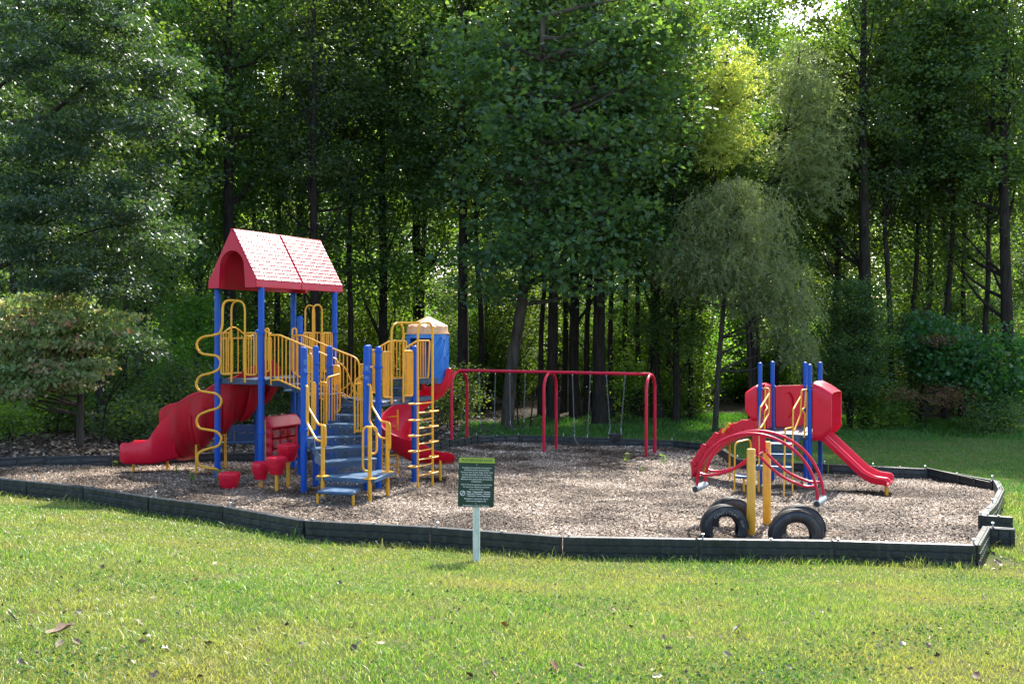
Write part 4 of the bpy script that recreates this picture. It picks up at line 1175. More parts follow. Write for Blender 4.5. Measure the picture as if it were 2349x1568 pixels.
# ================================================================== STEPPING PODS
def pod(u, vbase, vtop, wpx, label):
    g = G(u, vbase); Y = g.y
    root = empty('stepping_pod', g, label, 'stepping pod', 'red stepping pods')
    zt = zat(u, vtop, Y)
    R_ = wpx / 2 / FOC * Y
    oct_ = lambda a: 0.93 / max(math.cos(((a + PI / 8) % (PI / 4)) - PI / 8), 0.3)
    cap = MB().lathe([(R_ * 0.98, -0.115), (R_, -0.10), (R_, -0.03), (R_ * 0.93, -0.008), (R_ * 0.7, 0.0), (0.01, 0.0)], (g.x, g.y, zt), 32, lambda a: oct_(a + 0.2))
    cap.build('cap', M_red, root, smooth=30)
    for k in range(-2, 3):
        MB().box((g.x + 0, g.y + k * R_ * 0.28, zt + 0.002), (R_ * 1.3 * (1 - abs(k) * 0.12), 0.012, 0.006), 0.25).build('grip_rib', M_red, root)
    flute = lambda a: 1.0 - 0.10 * (0.5 + 0.5 * math.cos(4 * a + 0.4)) ** 3
    lowz = -0.34 if vbase - vtop > 50 else -(zt - g.z) - 0.02
    cup = MB().lathe([(R_ * 0.62, lowz), (R_ * 0.68, lowz + 0.02), (R_ * 0.72, lowz * 0.72), (R_ * 0.88, lowz * 0.6), (R_ * 0.92, -0.116)], (g.x, g.y, zt), 48, flute)
    cup.build('cup', M_red, root, smooth=40)
    if vbase - vtop > 50:
        MB().tube([g - UP * 0.1, Vector((g.x, g.y, zt + lowz + 0.02))], 0.035, 12).build('stalk', M_yel, root)
pod(525.5, 1124.6, 1083, 50, 'lowest red stepping pod resting directly on the mulch')
pod(598, 1121.3, 1058.7, 42, 'second lowest red stepping pod on a short yellow stalk')
pod(634.5, 1128.3, 1046.6, 48, 'mid height red stepping pod on a yellow stalk, second tallest of four')
pod(660.7, 1119.8, 1017.3, 48, 'tallest red stepping pod, in front of the red game panel')

# ================================================================== SWING SET
sw = [GY(1054, 30.3), GY(1262, 29.3), GY(1492.5, 28.3)]
bd = (sw[2] - sw[0]); bd.z = 0; bd.normalize()
bn = Vector((-bd.y, bd.x, 0))
zbar = [zat(1054, 849.1, 30.3), zat(1262, 853, 29.3), zat(1492.5, 857.9, 28.3)]
swing = empty('swing_set', sw[1], 'long red swing frame with three arched leg pairs at the back of the mulch', 'swing set')
HS = 0.62
for i in range(3):
    c = sw[i]; zt = zbar[i]
    A = c - bn * HS; B = c + bn * HS
    ga, gb = float(plane_z(A.x, A.y)), float(plane_z(B.x, B.y))
    pts = [Vector((A.x, A.y, ga - 0.1)), Vector((A.x, A.y, zt - 0.45))]
    for k in range(1, 12):
        a = PI - PI * k / 12
        pts.append(Vector((c.x, c.y, zt - 0.45)) + bn * (HS * math.cos(a)) + UP * (0.43 * math.sin(a)))
    pts += [Vector((B.x, B.y, zt - 0.45)), Vector((B.x, B.y, gb - 0.1))]
    MB().tube(pts, 0.046, 14).build('arched_legs', M_redsteel, swing)
for i in range(2):
    a = Vector((sw[i].x, sw[i].y, zbar[i])); b_ = Vector((sw[i + 1].x, sw[i + 1].y, zbar[i + 1]))
    MB().tube([a, b_], 0.046, 14).build('top_bar', M_redsteel, swing)
def barpt(u):
    s = (u - CX) / FOC
    a = sw[0]; d = sw[2] - sw[0]
    f = (s * a.y - a.x) / (d.x - s * d.y)
    if f < (sw[1] - sw[0]).length / d.length:
        g = f / ((sw[1] - sw[0]).length / d.length); z = zbar[0] + (zbar[1] - zbar[0]) * g
    else:
        f0 = (sw[1] - sw[0]).length / d.length; z = zbar[1] + (zbar[2] - zbar[1]) * (f - f0) / (1 - f0)
    p = a + d * f
    return Vector((p.x, p.y, z))
def c6(x, y): return ((1750 + x / 2.4726) / SC, (1430 + y / 2.4726) / SC)
hang_us = [c6(x, 0)[0] for x in (412, 573, 714, 866, 1334, 1510, 1670, 1855)]
for i, u in enumerate(hang_us):
    p = barpt(u)
    mb = MB().tube([p - bd * 0.05, p + bd * 0.05], 0.0485 if i % 2 else 0.0487, 14)
    mb.build('hanger_clamp', M_steel if i in (2, 3, 4, 5) else M_redsteel, swing)
    MB().tube([p - UP * 0.04, p - UP * 0.10], 0.012, 8).build('hanger_hook', M_steel, swing)

link_me = None
def chain(parent, a, b_, step=0.055):
    """two crossing sets of oval links from a down to b"""
    d = b_ - a; n = int(d.length / step); d.normalize()
    s1 = d.orthogonal().normalized(); s2 = d.cross(s1)
    mb = MB()
    for i in range(n):
        c = a + d * (step * (i + 0.5)); sd = s1 if i % 2 else s2
        loop = [c - d * 0.036 + sd * 0, c - d * 0.02 + sd * 0.014, c + d * 0.02 + sd * 0.014, c + d * 0.036, c + d * 0.02 - sd * 0.014, c - d * 0.02 - sd * 0.014, c - d * 0.036 + sd * 0]
        mb.tube(loop, 0.0048, 4, cap=False)
    return mb.build('chain', M_chain, parent, smooth=0)
def belt_swing(u0, u1, lowpx, label):
    A = barpt(u0) - UP * 0.1; B = barpt(u1) - UP * 0.1
    l = c6(*lowpx[0]); r_ = c6(*lowpx[2]); m_ = c6(*lowpx[1])
    # the seat hangs a little in front of or behind the bar
    Ya = A.y; Yb = B.y
    e0 = W(*l, Ya); e1 = W(*r_, Yb); em = W(*m_, (Ya + Yb) / 2)
    root = empty('belt_swing', (em.x, em.y, float(plane_z(em.x, em.y))), label, 'swing', 'swings hanging from the red frame')
    chain(root, A, e0); chain(root, B, e1)
    rows = []
    for k in range(17):
        f = k / 16
        p = e0.lerp(e1, f); sag = 4 * f * (1 - f)
        lowz = em.z
        z = p.z + (lowz - (e0.z + e1.z) / 2) * (sag ** 0.8)
        wd = 0.10
        c = Vector((p.x, p.y, z))
        rows.append([c - bn * wd, c + bn * wd, c + bn * wd - UP * 0.014, c - bn * wd - UP * 0.014])
    MB().sweep(rows).build('seat', M_black, root, smooth=60)
    for e in (e0, e1):
        MB().tube([e - UP * 0.0, e + UP * 0.07 - bn * 0.03, e + UP * 0.1, e + UP * 0.07 + bn * 0.03, e], 0.006, 6).build('triangle_link', M_steel, root)
belt_swing(hang_us[0], hang_us[1], [(420, 650), (490, 702), (560, 655)], 'leftmost black belt swing hanging in the left bay')
belt_swing(hang_us[2], hang_us[3], [(720, 658), (785, 707), (855, 640)], 'black belt swing second from the left, before the big trunk')
belt_swing(hang_us[4], hang_us[5], [(1356, 790), (1420, 868), (1484, 795)], 'black belt swing hanging lowest, in the right bay')
# bucket seat
A = barpt(hang_us[6]) - UP * 0.1; B = barpt(hang_us[7]) - UP * 0.1
e0 = W(*c6(1708, 690), A.y); e1 = W(*c6(1815, 690), B.y)
ctr = W(*c6(1760, 790), (A.y + B.y) / 2)
bucket = empty('bucket_swing', (ctr.x, ctr.y, float(plane_z(ctr.x, ctr.y))), 'black toddler bucket swing at the right end of the frame', 'swing', 'swings hanging from the red frame')
chain(bucket, A, e0); chain(bucket, B, e1)
zt = W(*c6(1760, 752), ctr.y).z; zl = W(*c6(1760, 830), ctr.y).z
rows = []
for (z, s, d_) in ((zl - 0.02, 0.4, 0.5), (zl, 0.75, 0.75), (zl + 0.1, 0.92, 0.9), (zt - 0.03, 1.0, 1.0), (zt, 1.03, 1.03), (zt, 0.93, 0.9), (zl + 0.12, 0.8, 0.78), (zl + 0.05, 0.3, 0.3)):
    rows.append([Vector((ctr.x, ctr.y, z)) + bd * (0.20 * s * math.cos(a)) + bn * (0.15 * d_ * math.sin(a)) for a in [2 * PI * j / 24 for j in range(24)]])
MB().sweep(rows).build('bucket', M_black, bucket, smooth=50)
for sg, e in ((-1, e0), (1, e1)):
    q = Vector((ctr.x, ctr.y, zt)) + bd * (0.19 * sg)
    MB().tube([e, q + bn * 0.1], 0.006, 6).tube([e, q - bn * 0.1], 0.006, 6).build('hanger_rod', M_steel, bucket)

# ================================================================== ARCHED SEESAW
pn, pf = G(1723, 1228), G(1759, 1207)
ax = (pf - pn); ax.z = 0; ax.normalize()
pp = Vector((ax.y, -ax.x, 0))
ctr = (pn + pf) / 2
saw = empty('seesaw', Vector((ctr.x, ctr.y, float(plane_z(ctr.x, ctr.y)))), 'red arched tube seesaw pivoting between two thick yellow posts', 'seesaw')
for p, vt in ((pn, 1029), (pf, 1012)):
    zt = zat(0, vt, p.y)
    MB().lathe([(0.066, -0.1), (0.066, zt - p.z - 0.012), (0.058, zt - p.z), (0.01, zt - p.z + 0.003)], p, 24).build('post', M_yel, saw)
cg = float(plane_z(ctr.x, ctr.y))
zax = cg + 1.24
MB().tube([Vector((pn.x, pn.y, zax)) + ax * 0.02, Vector((pf.x, pf.y, zax)) - ax * 0.02], 0.03, 12).build('axle', M_redsteel, saw)
HSP = 0.95; tilt = -0.045
gap = 0.24
def sp_(s, h, off):
    return Vector((ctr.x, ctr.y, cg + h + tilt * s)) + pp * s + ax * off
for off in (-gap, gap):
    pts = []
    for k in range(33):
        a = PI * k / 32
        s = -HSP * math.cos(a)
        h = 0.60 + 0.97 * (math.sin(a) ** 0.92)
        pts.append(sp_(s, h, off))
    MB().tube(pts, 0.024, 12).build('arch_tube', M_redsteel, saw)
    for sg in (-1, 1):
        pts = [sp_(sg * 0.07, 1.22, off), sp_(sg * 0.22, 1.08, off), sp_(sg * 0.42, 0.94, off), sp_(sg * 0.66, 0.855, off), sp_(sg * 0.80, 0.835, off), sp_(sg * 0.91, 0.85, off)]
        MB().tube(spline(pts, 5), 0.022, 10).build('lower_tube', M_redsteel, saw)
    MB().obb(sp_(0, 1.39, off), pp * 0.048, ax * 0.012, UP * 0.17).build('pivot_plate', M_redsteel, saw, bevel=0.006)
for sg in (-1, 1):
    a, b_ = sp_(sg * HSP, 0.6, -0.33), sp_(sg * HSP, 0.6, 0.27)
    MB().tube([a, a.lerp(b_, 0.06), a.lerp(b_, 0.94), b_], [0.045, 0.055, 0.055, 0.045], 16).build('grip_bar', M_greygrip, saw)
    MB().tube([a - ax * 0.012, a + ax * 0.004], 0.046, 16).build('end_cap', M_black, saw)

# ================================================================== TYRES
def c8(x, y): return ((2750 + x / 3.485) / SC, (1750 + y / 3.485) / SC)
def tyre(cpx, Y, Rm, yaw, wd, label, text=None):
    g = W(*cpx, Y); g.z = float(plane_z(g.x, g.y)) + 0.12
    root = empty('half_buried_tyre', (g.x, g.y, g.z - 0.12), label, 'tyre', 'half buried tyres by the seesaw')
    dx = Vector((math.cos(yaw), math.sin(yaw), 0)); dy = Vector((-math.sin(yaw), math.cos(yaw), 0))
    Ri = Rm * 0.55
    h = wd / 2
    sec = [(Ri, -h * 0.62), (Ri + 0.02, -h * 0.82), (Rm * 0.72, -h * 1.0), (Rm * 0.88, -h * 0.98), (Rm * 0.97, -h * 0.80), (Rm, -h * 0.55), (Rm * 1.005, 0), (Rm, h * 0.55), (Rm * 0.97, h * 0.80), (Rm * 0.88, h * 0.98), (Rm * 0.72, h), (Ri + 0.02, h * 0.82), (Ri, h * 0.62), (Ri + 0.015, h * 0.58), (Rm * 0.9, h * 0.75), (Rm * 0.93, 0), (Rm * 0.9, -h * 0.75), (Ri + 0.015, -h * 0.58)]
    rows = []
    for k in range(65):
        a = -0.45 + (PI + 0.9) * k / 64
        rows.append([g + dx * (r * math.cos(a)) + UP * (r * math.sin(a)) + dy * o2 for r, o2 in sec])
    MB().sweep(rows).build('carcass', M_tyre, root, smooth=40)
    tr_ = MB()
    for k in range(70):
        a = (PI) * (k + 0.5) / 70
        for (o0, o1, ph) in ((-0.86, -0.5, 0), (-0.42, -0.06, 0.3), (0.02, 0.42, 0.6), (0.5, 0.86, 0.2)):
            aa = a + ph * PI / 70
            rr = Rm * (1.006 if abs(o0 + o1) < 1 else 0.99)
            rd = dx * math.cos(aa) + UP * math.sin(aa); tg = -dx * math.sin(aa) + UP * math.cos(aa)
            tr_.obb(g + rd * rr + dy * (h * (o0 + o1) / 2), tg * (PI * Rm / 70 * 0.36), dy * (h * (o1 - o0) / 2), rd * 0.008)
    tag(tr_.build('tread_blocks', M_tyre, root, smooth=0), kind='stuff')
    if text:
        for (s, a0, da) in text:
            for i, ch in enumerate(s):
                a = a0 - da * i
                cu = bpy.data.curves.new('letter', 'FONT'); cu.body = ch; cu.size = 0.062; cu.align_x = 'CENTER'; cu.extrude = 0.001; cu.offset = 0.0008
                to = bpy.data.objects.new('letter', cu)
                COL.objects.link(to)
                dg = bpy.context.evaluated_depsgraph_get()
                me_ = bpy.data.meshes.new_from_object(to.evaluated_get(dg)); bpy.data.objects.remove(to, do_unlink=True)
                me_.materials.clear(); me_.materials.append(M_letter)
                lo_ = bpy.data.objects.new('letter', me_); link(lo_, root)
                rd = dx * math.cos(a) + UP * math.sin(a); tg = dx * math.sin(a) - UP * math.cos(a)
                pos = g + rd * (Rm * 0.685) - dy * (h * 1.012 + 0.002)
                R_ = Matrix((tg, rd, tg.cross(rd))).transposed().to_4x4()
                lo_.matrix_basis = Matrix.Translation(pos) @ R_
    return root
pxm = 2240 / 14.9
tyre(c8(512, 1280), 15.0, 0.36, 0.10, 0.22, 'front left half buried tyre with raised white lettering', [('CENTITRAC', 2.28, 0.178), ('SUV', 0.5, 0.15)])
tyre(c8(600, 1205), 15.75, 0.38, 0.10, 0.24, 'rear left half buried tyre with chunky tread, behind the lettered tyre')
tyre(c8(1508, 1365), 14.45, 0.39, -0.03, 0.21, 'front right half buried tyre with a plain dark sidewall')
tyre(c8(1560, 1310), 15.0, 0.385, -0.03, 0.21, 'rear right half buried tyre, behind the plain one')

# ================================================================== SMALL PLAY SET
sp = {}
for k, px, Y in (('P1', c7(757, 0), 21.7), ('P2', c7(887, 0), 22.7), ('P3', c7(1228, 0), 23.1), ('P4', c7(1276, 0), 21.1), ('P5', c7(1385, 0), 21.9)):
    sp[k] = GY(px[0], Y)
small = empty('toddler_play_set', sp['P4'], 'small play set with five blue posts, red panels and double slide', 'playground')
SB = sp['P4'].z
for k, vt, cv in (('P1', 125, (403, 880)), ('P2', 112, (378,)), ('P3', 120, (372,)), ('P4', 140, (422, 912)), ('P5', 118, (400,))):
    p = sp[k]; u = p.x / p.y * FOC + CX
    blue_post(p, zat(u, c7(0, vt)[1], p.y), [zat(u, c7(0, c_)[1], p.y) for c_ in cv], r=0.0475, parent=small)
ZD = zat(0, c7(0, 885)[1], 21.1)
slab([Vector((sp[k].x, sp[k].y, ZD)) for k in ('P1', 'P4', 'P5', 'P3', 'P2')], 0.11, 'deck', M_navy, small)
# oval window panel between the two rear posts
def uplerp(a, b_, f, z): q = a.lerp(b_, f); return Vector((q.x, q.y, z))
A, B = sp['P2'], sp['P3']
z0, z1 = ZD + 0.0, zat(0, c7(0, 362)[1], 22.9)
outer = [(0.04, 0.0), (0.04, 0.98), (0.08, 1.0), (0.92, 1.0), (0.96, 0.98), (0.96, 0.0), (0.80, 0.0), (0.6, 0.2)]
def pan_pt(f, g): return uplerp(A, B, f, z0 + (z1 - z0) * g)
pd = (B - A); pd.z = 0; pd.normalize(); pnrm = Vector((-pd.y, pd.x, 0))
n_ = 40; V_ = []; F_ = []
hole = [(0.47 + 0.17 * math.cos(2 * PI * k / n_), 0.52 + 0.31 * math.sin(2 * PI * k / n_)) for k in range(n_)]
per = []
for k in range(n_):
    a = 2 * PI * k / n_
    cx_, sy_ = math.cos(a), math.sin(a)
    sc_ = min((0.46 if cx_ > 0 else 0.42) / max(abs(cx_), 1e-6) if True else 9, (0.47 if sy_ > 0 else 0.51) / max(abs(sy_), 1e-6))
    per.append((min(max(0.5 + (cx_ * sc_), 0.05), 0.95), min(max(0.52 + sy_ * sc_, 0.01), 0.995)))
for off in (-0.02, 0.02):
    V_ += [pan_pt(*q) + pnrm * off for q in per] + [pan_pt(*q) + pnrm * off for q in hole]
for k in range(n_):
    q = (k + 1) % n_
    F_ += [(k, q, n_ + q, n_ + k), (2 * n_ + k, 2 * n_ + q, 3 * n_ + q, 3 * n_ + k), (k, q, 2 * n_ + q, 2 * n_ + k), (n_ + k, n_ + q, 3 * n_ + q, 3 * n_ + k)]
MB().add(V_, F_).build('window_panel', M_red, small, smooth=30, bevel=0.01)
# bubble recess behind the window
bub = MB(); rows = []
for (s, dep) in ((1.08, 0.0), (1.05, 0.08), (0.9, 0.17), (0.6, 0.23), (0.2, 0.25)):
    rows.append([pan_pt(0.47 + 0.17 * s * math.cos(2 * PI * k / n_), 0.52 + 0.31 * s * math.sin(2 * PI * k / n_)) + pnrm * (0.021 + dep) for k in range(n_)])
bub.sweep(rows).build('bubble', M_red, small, smooth=60)
# hoods
def hood_part(pa, pb, dirv, dep, zb, zt_in, zt_out, cutz, name):
    """arched hood over an exit: shell from the post line outwards"""
    pa = Vector((pa.x, pa.y, 0)); pb = Vector((pb.x, pb.y, 0))
    rows = []
    for (s, zt, zbb) in ((0.0, zt_in, zb), (0.03, zt_in + 0.005, zb), (dep * 0.5, (zt_in + zt_out) / 2 + 0.02, zb + cutz * 0.1), (dep * 0.97, zt_out, zb + cutz * 0.95), (dep, zt_out - 0.015, zb + cutz)):
        row = []
        for k in range(25):
            f = k / 24
            if f < 0.3: q, z = 0.0, zbb + (zt - 0.12 - zbb) * (f / 0.3)
            elif f > 0.7: q, z = 1.0, zbb + (zt - 0.12 - zbb) * ((1 - f) / 0.3)
            else:
                a = PI - PI * (f - 0.3) / 0.4
                ca, sa = math.cos(a), math.sin(a)
                q = 0.5 + 0.5 * math.copysign(abs(ca) ** 0.55, ca); z = zt - 0.12 + 0.12 * abs(sa) ** 0.55
            p = pa.lerp(pb, q) + dirv * s
            row.append(Vector((p.x, p.y, z)))
        rows.append(row)
    o = MB().sweep(rows, closed=False).build(name, M_red, small, smooth=50)
    so = o.modifiers.new('thick', 'SOLIDIFY'); so.thickness = 0.04; so.offset = 0
    return o
e45 = (sp['P5'] - sp['P4']); e45.z = 0; e45n = Vector((e45.y, -e45.x, 0)).normalized()
hood_part(sp['P4'] + e45n * 0.06, sp['P5'] + e45n * 0.06, e45n, 0.40, ZD - 0.12, zat(0, c7(0, 335)[1], 21.2), zat(0, c7(0, 440)[1], 20.9), 0.26, 'slide_hood')
e12 = (sp['P2'] - sp['P1']); e12.z = 0; e12n = Vector((-e12.y, e12.x, 0)).normalized()
hood_part(sp['P1'] + e12n * 0.06, sp['P2'] + e12n * 0.06, e12n, 0.27, ZD + 0.25, zat(0, c7(0, 362)[1], 22.0), zat(0, c7(0, 430)[1], 22.0), 0.22, 'climber_hood')
A, B = sp['P1'], sp['P2']
MB().prism([uplerp(A, B, 0.55, ZD + 0.02) , uplerp(A, B, 0.96, ZD + 0.02), uplerp(A, B, 0.96, zat(0, c7(0, 362)[1], 22.4)), uplerp(A, B, 0.5, zat(0, c7(0, 360)[1], 22.2)), uplerp(A, B, 0.42, zat(0, c7(0, 400)[1], 22.2)), uplerp(A, B, 0.5, ZD + 0.3)], e12n * 0.04).build('side_panel', M_red, small, bevel=0.015)
# double slide
near_top = sp['P4'] + e45n * 0.10 + e45.normalized() * 0.03
wv = e45.normalized() * 0.86
prof = [(0, 0.0), (0.12, -0.03), (0.25, -0.11), (0.95, -0.70), (1.12, -0.81), (1.28, -0.87), (1.5, -0.89), (1.58, -0.91)]
prof = [(s * 0.93, z) for s, z in prof]
P_ = spline([Vector((s, 0, z)) for s, z in prof], 4)
rows = []
sec = [(0, 0.075), (0.02, 0.09), (0.045, 0.075), (0.065, 0.0), (0.12, -0.03), (0.40, -0.03), (0.455, 0.0), (0.475, 0.05), (0.5, 0.06), (0.525, 0.05), (0.545, 0.0), (0.60, -0.03), (0.88, -0.03), (0.925, 0.0), (0.955, 0.10), (0.98, 0.115), (1, 0.10), (0.985, -0.06), (0.5, -0.075), (0.02, -0.055)]
for i, q in enumerate(P_):
    base = Vector((near_top.x, near_top.y, ZD - 0.03)) + e45n * q.x + UP * q.z
    fr_ = i / (len(P_) - 1)
    sh = 1.0 if fr_ < 0.9 else 1 - (fr_ - 0.9) / 0.1 * 0.35
    hh = 0.5 + min(fr_ / 0.08, 1) * 0.5
    rows.append([base + wv * f + UP * (z * (sh * hh if z > 0 else 1)) for f, z in sec])
dsl = MB().sweep(rows).build('double_slide', M_red, small, smooth=40)
q = rows[-4][0].lerp(rows[-4][16], 0.3); g_ = float(plane_z(q.x, q.y))
MB().box(((q.x), q.y, (g_ + q.z - 0.2) / 2 + 0.0), (0.06, 0.06, q.z - g_ - 0.1)).build('slide_leg', M_yel, dsl)
# convex climbing chute on the left
rows = []
top = Vector((sp['P1'].x, sp['P1'].y, 0)) + e12n * 0.1
cl = [(0.0, 0.02), (0.2, 0.0), (0.45, -0.08), (0.75, -0.24), (1.05, -0.48), (1.32, -0.78), (1.48, -1.02)]
for q in spline([Vector((s, 0, z)) for s, z in cl], 5):
    b0 = Vector((top.x, top.y, ZD)) + e12n * q.x + UP * q.z
    row = []
    L_ = e12.normalized()
    wav = 0.012 * math.sin(q.x * 26)
    for (o2, z) in ((0.0, 0.26 + wav), (0.03, 0.28 + wav), (0.06, 0.26 + wav), (0.09, 0.06), (0.2, 0.02), (0.7, 0.02), (0.83, 0.06), (0.86, 0.26 + wav), (0.92, 0.26 + wav), (0.93, -0.06), (0.5, -0.14), (0.0, -0.10)):
        row.append(b0 + L_ * o2 + UP * z)
    rows.append(row)
chute = MB().sweep(rows).build('climbing_chute', M_red, small, smooth=40)
for (s, z) in ((0.35, -0.02), (0.62, 0.0), (0.62, -0.16), (0.9, -0.14), (0.95, -0.32), (1.18, -0.42), (1.28, -0.62), (1.42, -0.82)):
    c = Vector((top.x, top.y, ZD + z + 0.03)) + e12n * s - e12.normalized() * 0.012
    hx = [c + (e12n * math.cos(a) * 0.085 + UP * math.sin(a) * 0.07) for a in [PI / 3 * k + 0.4 for k in range(6)]]
    MB().prism(hx, -e12.normalized() * 0.03).build('hex_bump', M_red, chute, smooth=0, bevel=0.008)
MB().tube([Vector((top.x, top.y, ZD + 0.08)) + e12n * 0.55 - e12.normalized() * 0.1 + UP * 0.1, Vector((top.x, top.y, ZD + 0.08)) + e12n * 0.72 - e12.normalized() * 0.1 - UP * 0.12], 0.03, 10).build('chute_grip', M_yel, chute)
for s in (0.7, 1.3):
    q = top + e12n * s + e12.normalized() * 0.4; g_ = float(plane_z(q.x, q.y))
    zt_ = ZD + float(np.interp(s, [c_[0] for c_ in cl], [c_[1] for c_ in cl])) - 0.1
    if zt_ > g_ + 0.05: MB().tube([Vector((q.x, q.y, g_ - 0.05)), Vector((q.x, q.y, zt_))], 0.025, 8).build('chute_leg', M_yel, chute)
# steps
prevz = None
for i, (l, r_, yl, yr) in enumerate([((840, 985), (1140, 968), 20.85, 20.75), ((800, 1090), (1105, 1075), 20.6, 20.5), ((715, 1210), (1090, 1215), 20.35, 20.1)]):
    a = W(*c7(*l), yl); b_ = W(*c7(*r_), yr); z = (a.z + b_.z) / 2; a.z = b_.z = z
    nd = Vector((-(b_ - a).y, (b_ - a).x, 0)).normalized()
    dep = 0.34
    tread = slab([a, b_, b_ + nd * dep, a + nd * dep], 0.09 if i == 2 else 0.03, 'step', M_tread, small, bevel=0.006)
    ztop_ = ZD - 0.1 if prevz is None else prevz
    riser_quad(a + nd * (dep - 0.02), b_ + nd * (dep - 0.02), z, ztop_ - 0.02, tread)
    prevz = z
a = W(*c7(480, 1310), 20.1); b_ = W(*c7(640, 1310), 20.0)
slab([Vector((p.x, p.y, a.z)) for p in (a, b_, b_ + Vector((0.06, 0.45, 0)), a + Vector((0.12, 0.45, 0)))], 0.05, 'step', M_tread, small, bevel=0.008)
for px, Y in ((c7(588, 0), 20.3), (c7(742, 0), 20.4)):
    p = GY(px[0], Y)
    MB().tube([p - UP * 0.05, Vector((p.x, p.y, a.z - 0.01))], 0.024, 8).build('step_leg', M_yel, small)
# side cheeks of the stair
MB().prism([W(*c7(1130, 900), 20.95), W(*c7(1165, 910), 20.95), W(*c7(1150, 1010), 20.8), W(*c7(1130, 1110), 20.6), W(*c7(1095, 1110), 20.6), W(*c7(1110, 1000), 20.8)], Vector((0, 0.05, 0))).build('stringer', M_navy, small)
# handrails
def small_tube(pts, name='handrail', r=0.0185, fr=0.06):
    return MB().tube(fillet([W(*c7(*p), y) for p, y in pts], fr), r, 10).build(name, M_yel, small)
small_tube([((745, 1470), 20.35), ((748, 830), 20.5), ((760, 600), 20.5), ((850, 455), 21.2)])
small_tube([((800, 395), 21.5), ((855, 400), 21.4), ((850, 660), 21.2), ((768, 805), 20.6), ((748, 815), 20.5)])
small_tube([((812, 400), 21.5), ((812, 560), 21.45), ((835, 605), 21.3), ((805, 640), 21.2), ((805, 860), 21.2)], fr=0.05)
small_tube([((1005, 1530), 19.6), ((1020, 820), 19.9), ((1105, 802), 20.4)])
small_tube([((1095, 1480), 20.15), ((1102, 620), 20.4), ((1185, 478), 21.0)])
small_tube([((1245, 412), 21.1), ((1190, 415), 21.0), ((1180, 670), 20.9), ((1115, 840), 20.5)])
small_tube([((1235, 420), 21.1), ((1225, 600), 21.05), ((1192, 625), 20.95), ((1228, 660), 21.0), ((1218, 910), 21.0)], fr=0.05)
small_tube([((490, 1470), 20.1), ((495, 965), 20.1), ((640, 930), 20.3), ((662, 960), 20.35), ((662, 1280), 20.35)], fr=0.1)
for x in (1247, 1316):
    small_tube([((x, 370), 22.0), ((x, 800), 22.0)], 'guard_bar', 0.014, 0)
small_tube([((1250, 372), 22.0), ((1330, 380), 22.0)], 'guard_bar', 0.016, 0)

# ================================================================== RULES SIGN
sb = W(1092.5, 1293, 12.4)
sgz = sb.z
sign = empty('rules_sign', sb, 'dark green playground rules sign on a pale post in the lawn', 'sign')
pxw = 12.4 / FOC
zpt = zat(0, 1150, 12.4)
MB().box((sb.x, sb.y + 0.045, (sgz - 0.2 + zpt + 0.25) / 2), (0.088, 0.088, zpt + 0.25 - sgz + 0.2)).build('post', M_postwood, sign, bevel=0.006)
roll = rad(-1.4)
pc = W(1092.7, 1105.5, 12.39)
RM = Matrix.Rotation(rad(90), 4, 'X')
def sloc(x, z, off): # panel local metres -> world
    c_, s_ = math.cos(roll), math.sin(roll)
    return pc + Vector((x * c_ - z * s_, -off, x * s_ + z * c_))
PWD, PHT = 0.457, 0.625
def rrect(x0, x1, z0, z1, r, corners=(1, 1, 1, 1)):
    out = []
    for (cx_, cz_, a0, use) in ((x1 - r, z1 - r, 0, corners[0]), (x0 + r, z1 - r, 90, corners[1]), (x0 + r, z0 + r, 180, corners[2]), (x1 - r, z0 + r, 270, corners[3])):
        if use:
            for k in range(6): a = rad(a0 + 18 * k); out.append((cx_ + r * math.cos(a), cz_ + r * math.sin(a)))
        else:
            out.append((cx_ + (r if a0 in (0, 270) else -r), cz_ + (r if a0 in (0, 90) else -r)))
    return out
panel = MB().prism([sloc(x, z, 0.002) for x, z in rrect(-PWD / 2, PWD / 2, -PHT / 2, PHT / 2, 0.022)], Vector((0, 0.004, 0))).build('panel', M_sign, sign, smooth=0)
hd = PHT / 2 - 0.067
MB().prism([sloc(x, z, 0.0035) for x, z in rrect(-PWD / 2 + 0.001, PWD / 2 - 0.001, hd, PHT / 2 - 0.001, 0.021, (1, 1, 0, 0))], Vector((0, 0.001, 0))).build('header', M_lime, panel, smooth=0)
def words(txt, x, z, size, mat, width=None, align='CENTER', bold=0.0):
    cu = bpy.data.curves.new('lettering', 'FONT'); cu.body = txt; cu.size = size; cu.align_x = align; cu.align_y = 'CENTER'; cu.offset = bold
    to = bpy.data.objects.new('lettering', cu); COL.objects.link(to)
    dg = bpy.context.evaluated_depsgraph_get()
    me_ = bpy.data.meshes.new_from_object(to.evaluated_get(dg)); bpy.data.objects.remove(to, do_unlink=True)
    me_.materials.clear(); me_.materials.append(mat)
    xs = [v.co.x for v in me_.vertices]
    sx_ = 1.0
    if width and xs: sx_ = width / (max(xs) - min(xs))
    ob = bpy.data.objects.new('lettering', me_); link(ob, panel)
    ob.matrix_basis = Matrix.Translation(sloc(x, z, 0.0052)) @ Matrix.Rotation(-roll * -1.0, 4, 'Y').inverted() @ RM @ Matrix.Diagonal((sx_, 1, 1, 1))
def zz(y): return PHT / 2 - (y - 172) / (1355 - 172) * PHT
def xw(a): return a / 885.0 * PWD
words('PLAYGROUND RULES', 0.004, zz(238), 0.045, M_signink, xw(750), bold=0.0006)
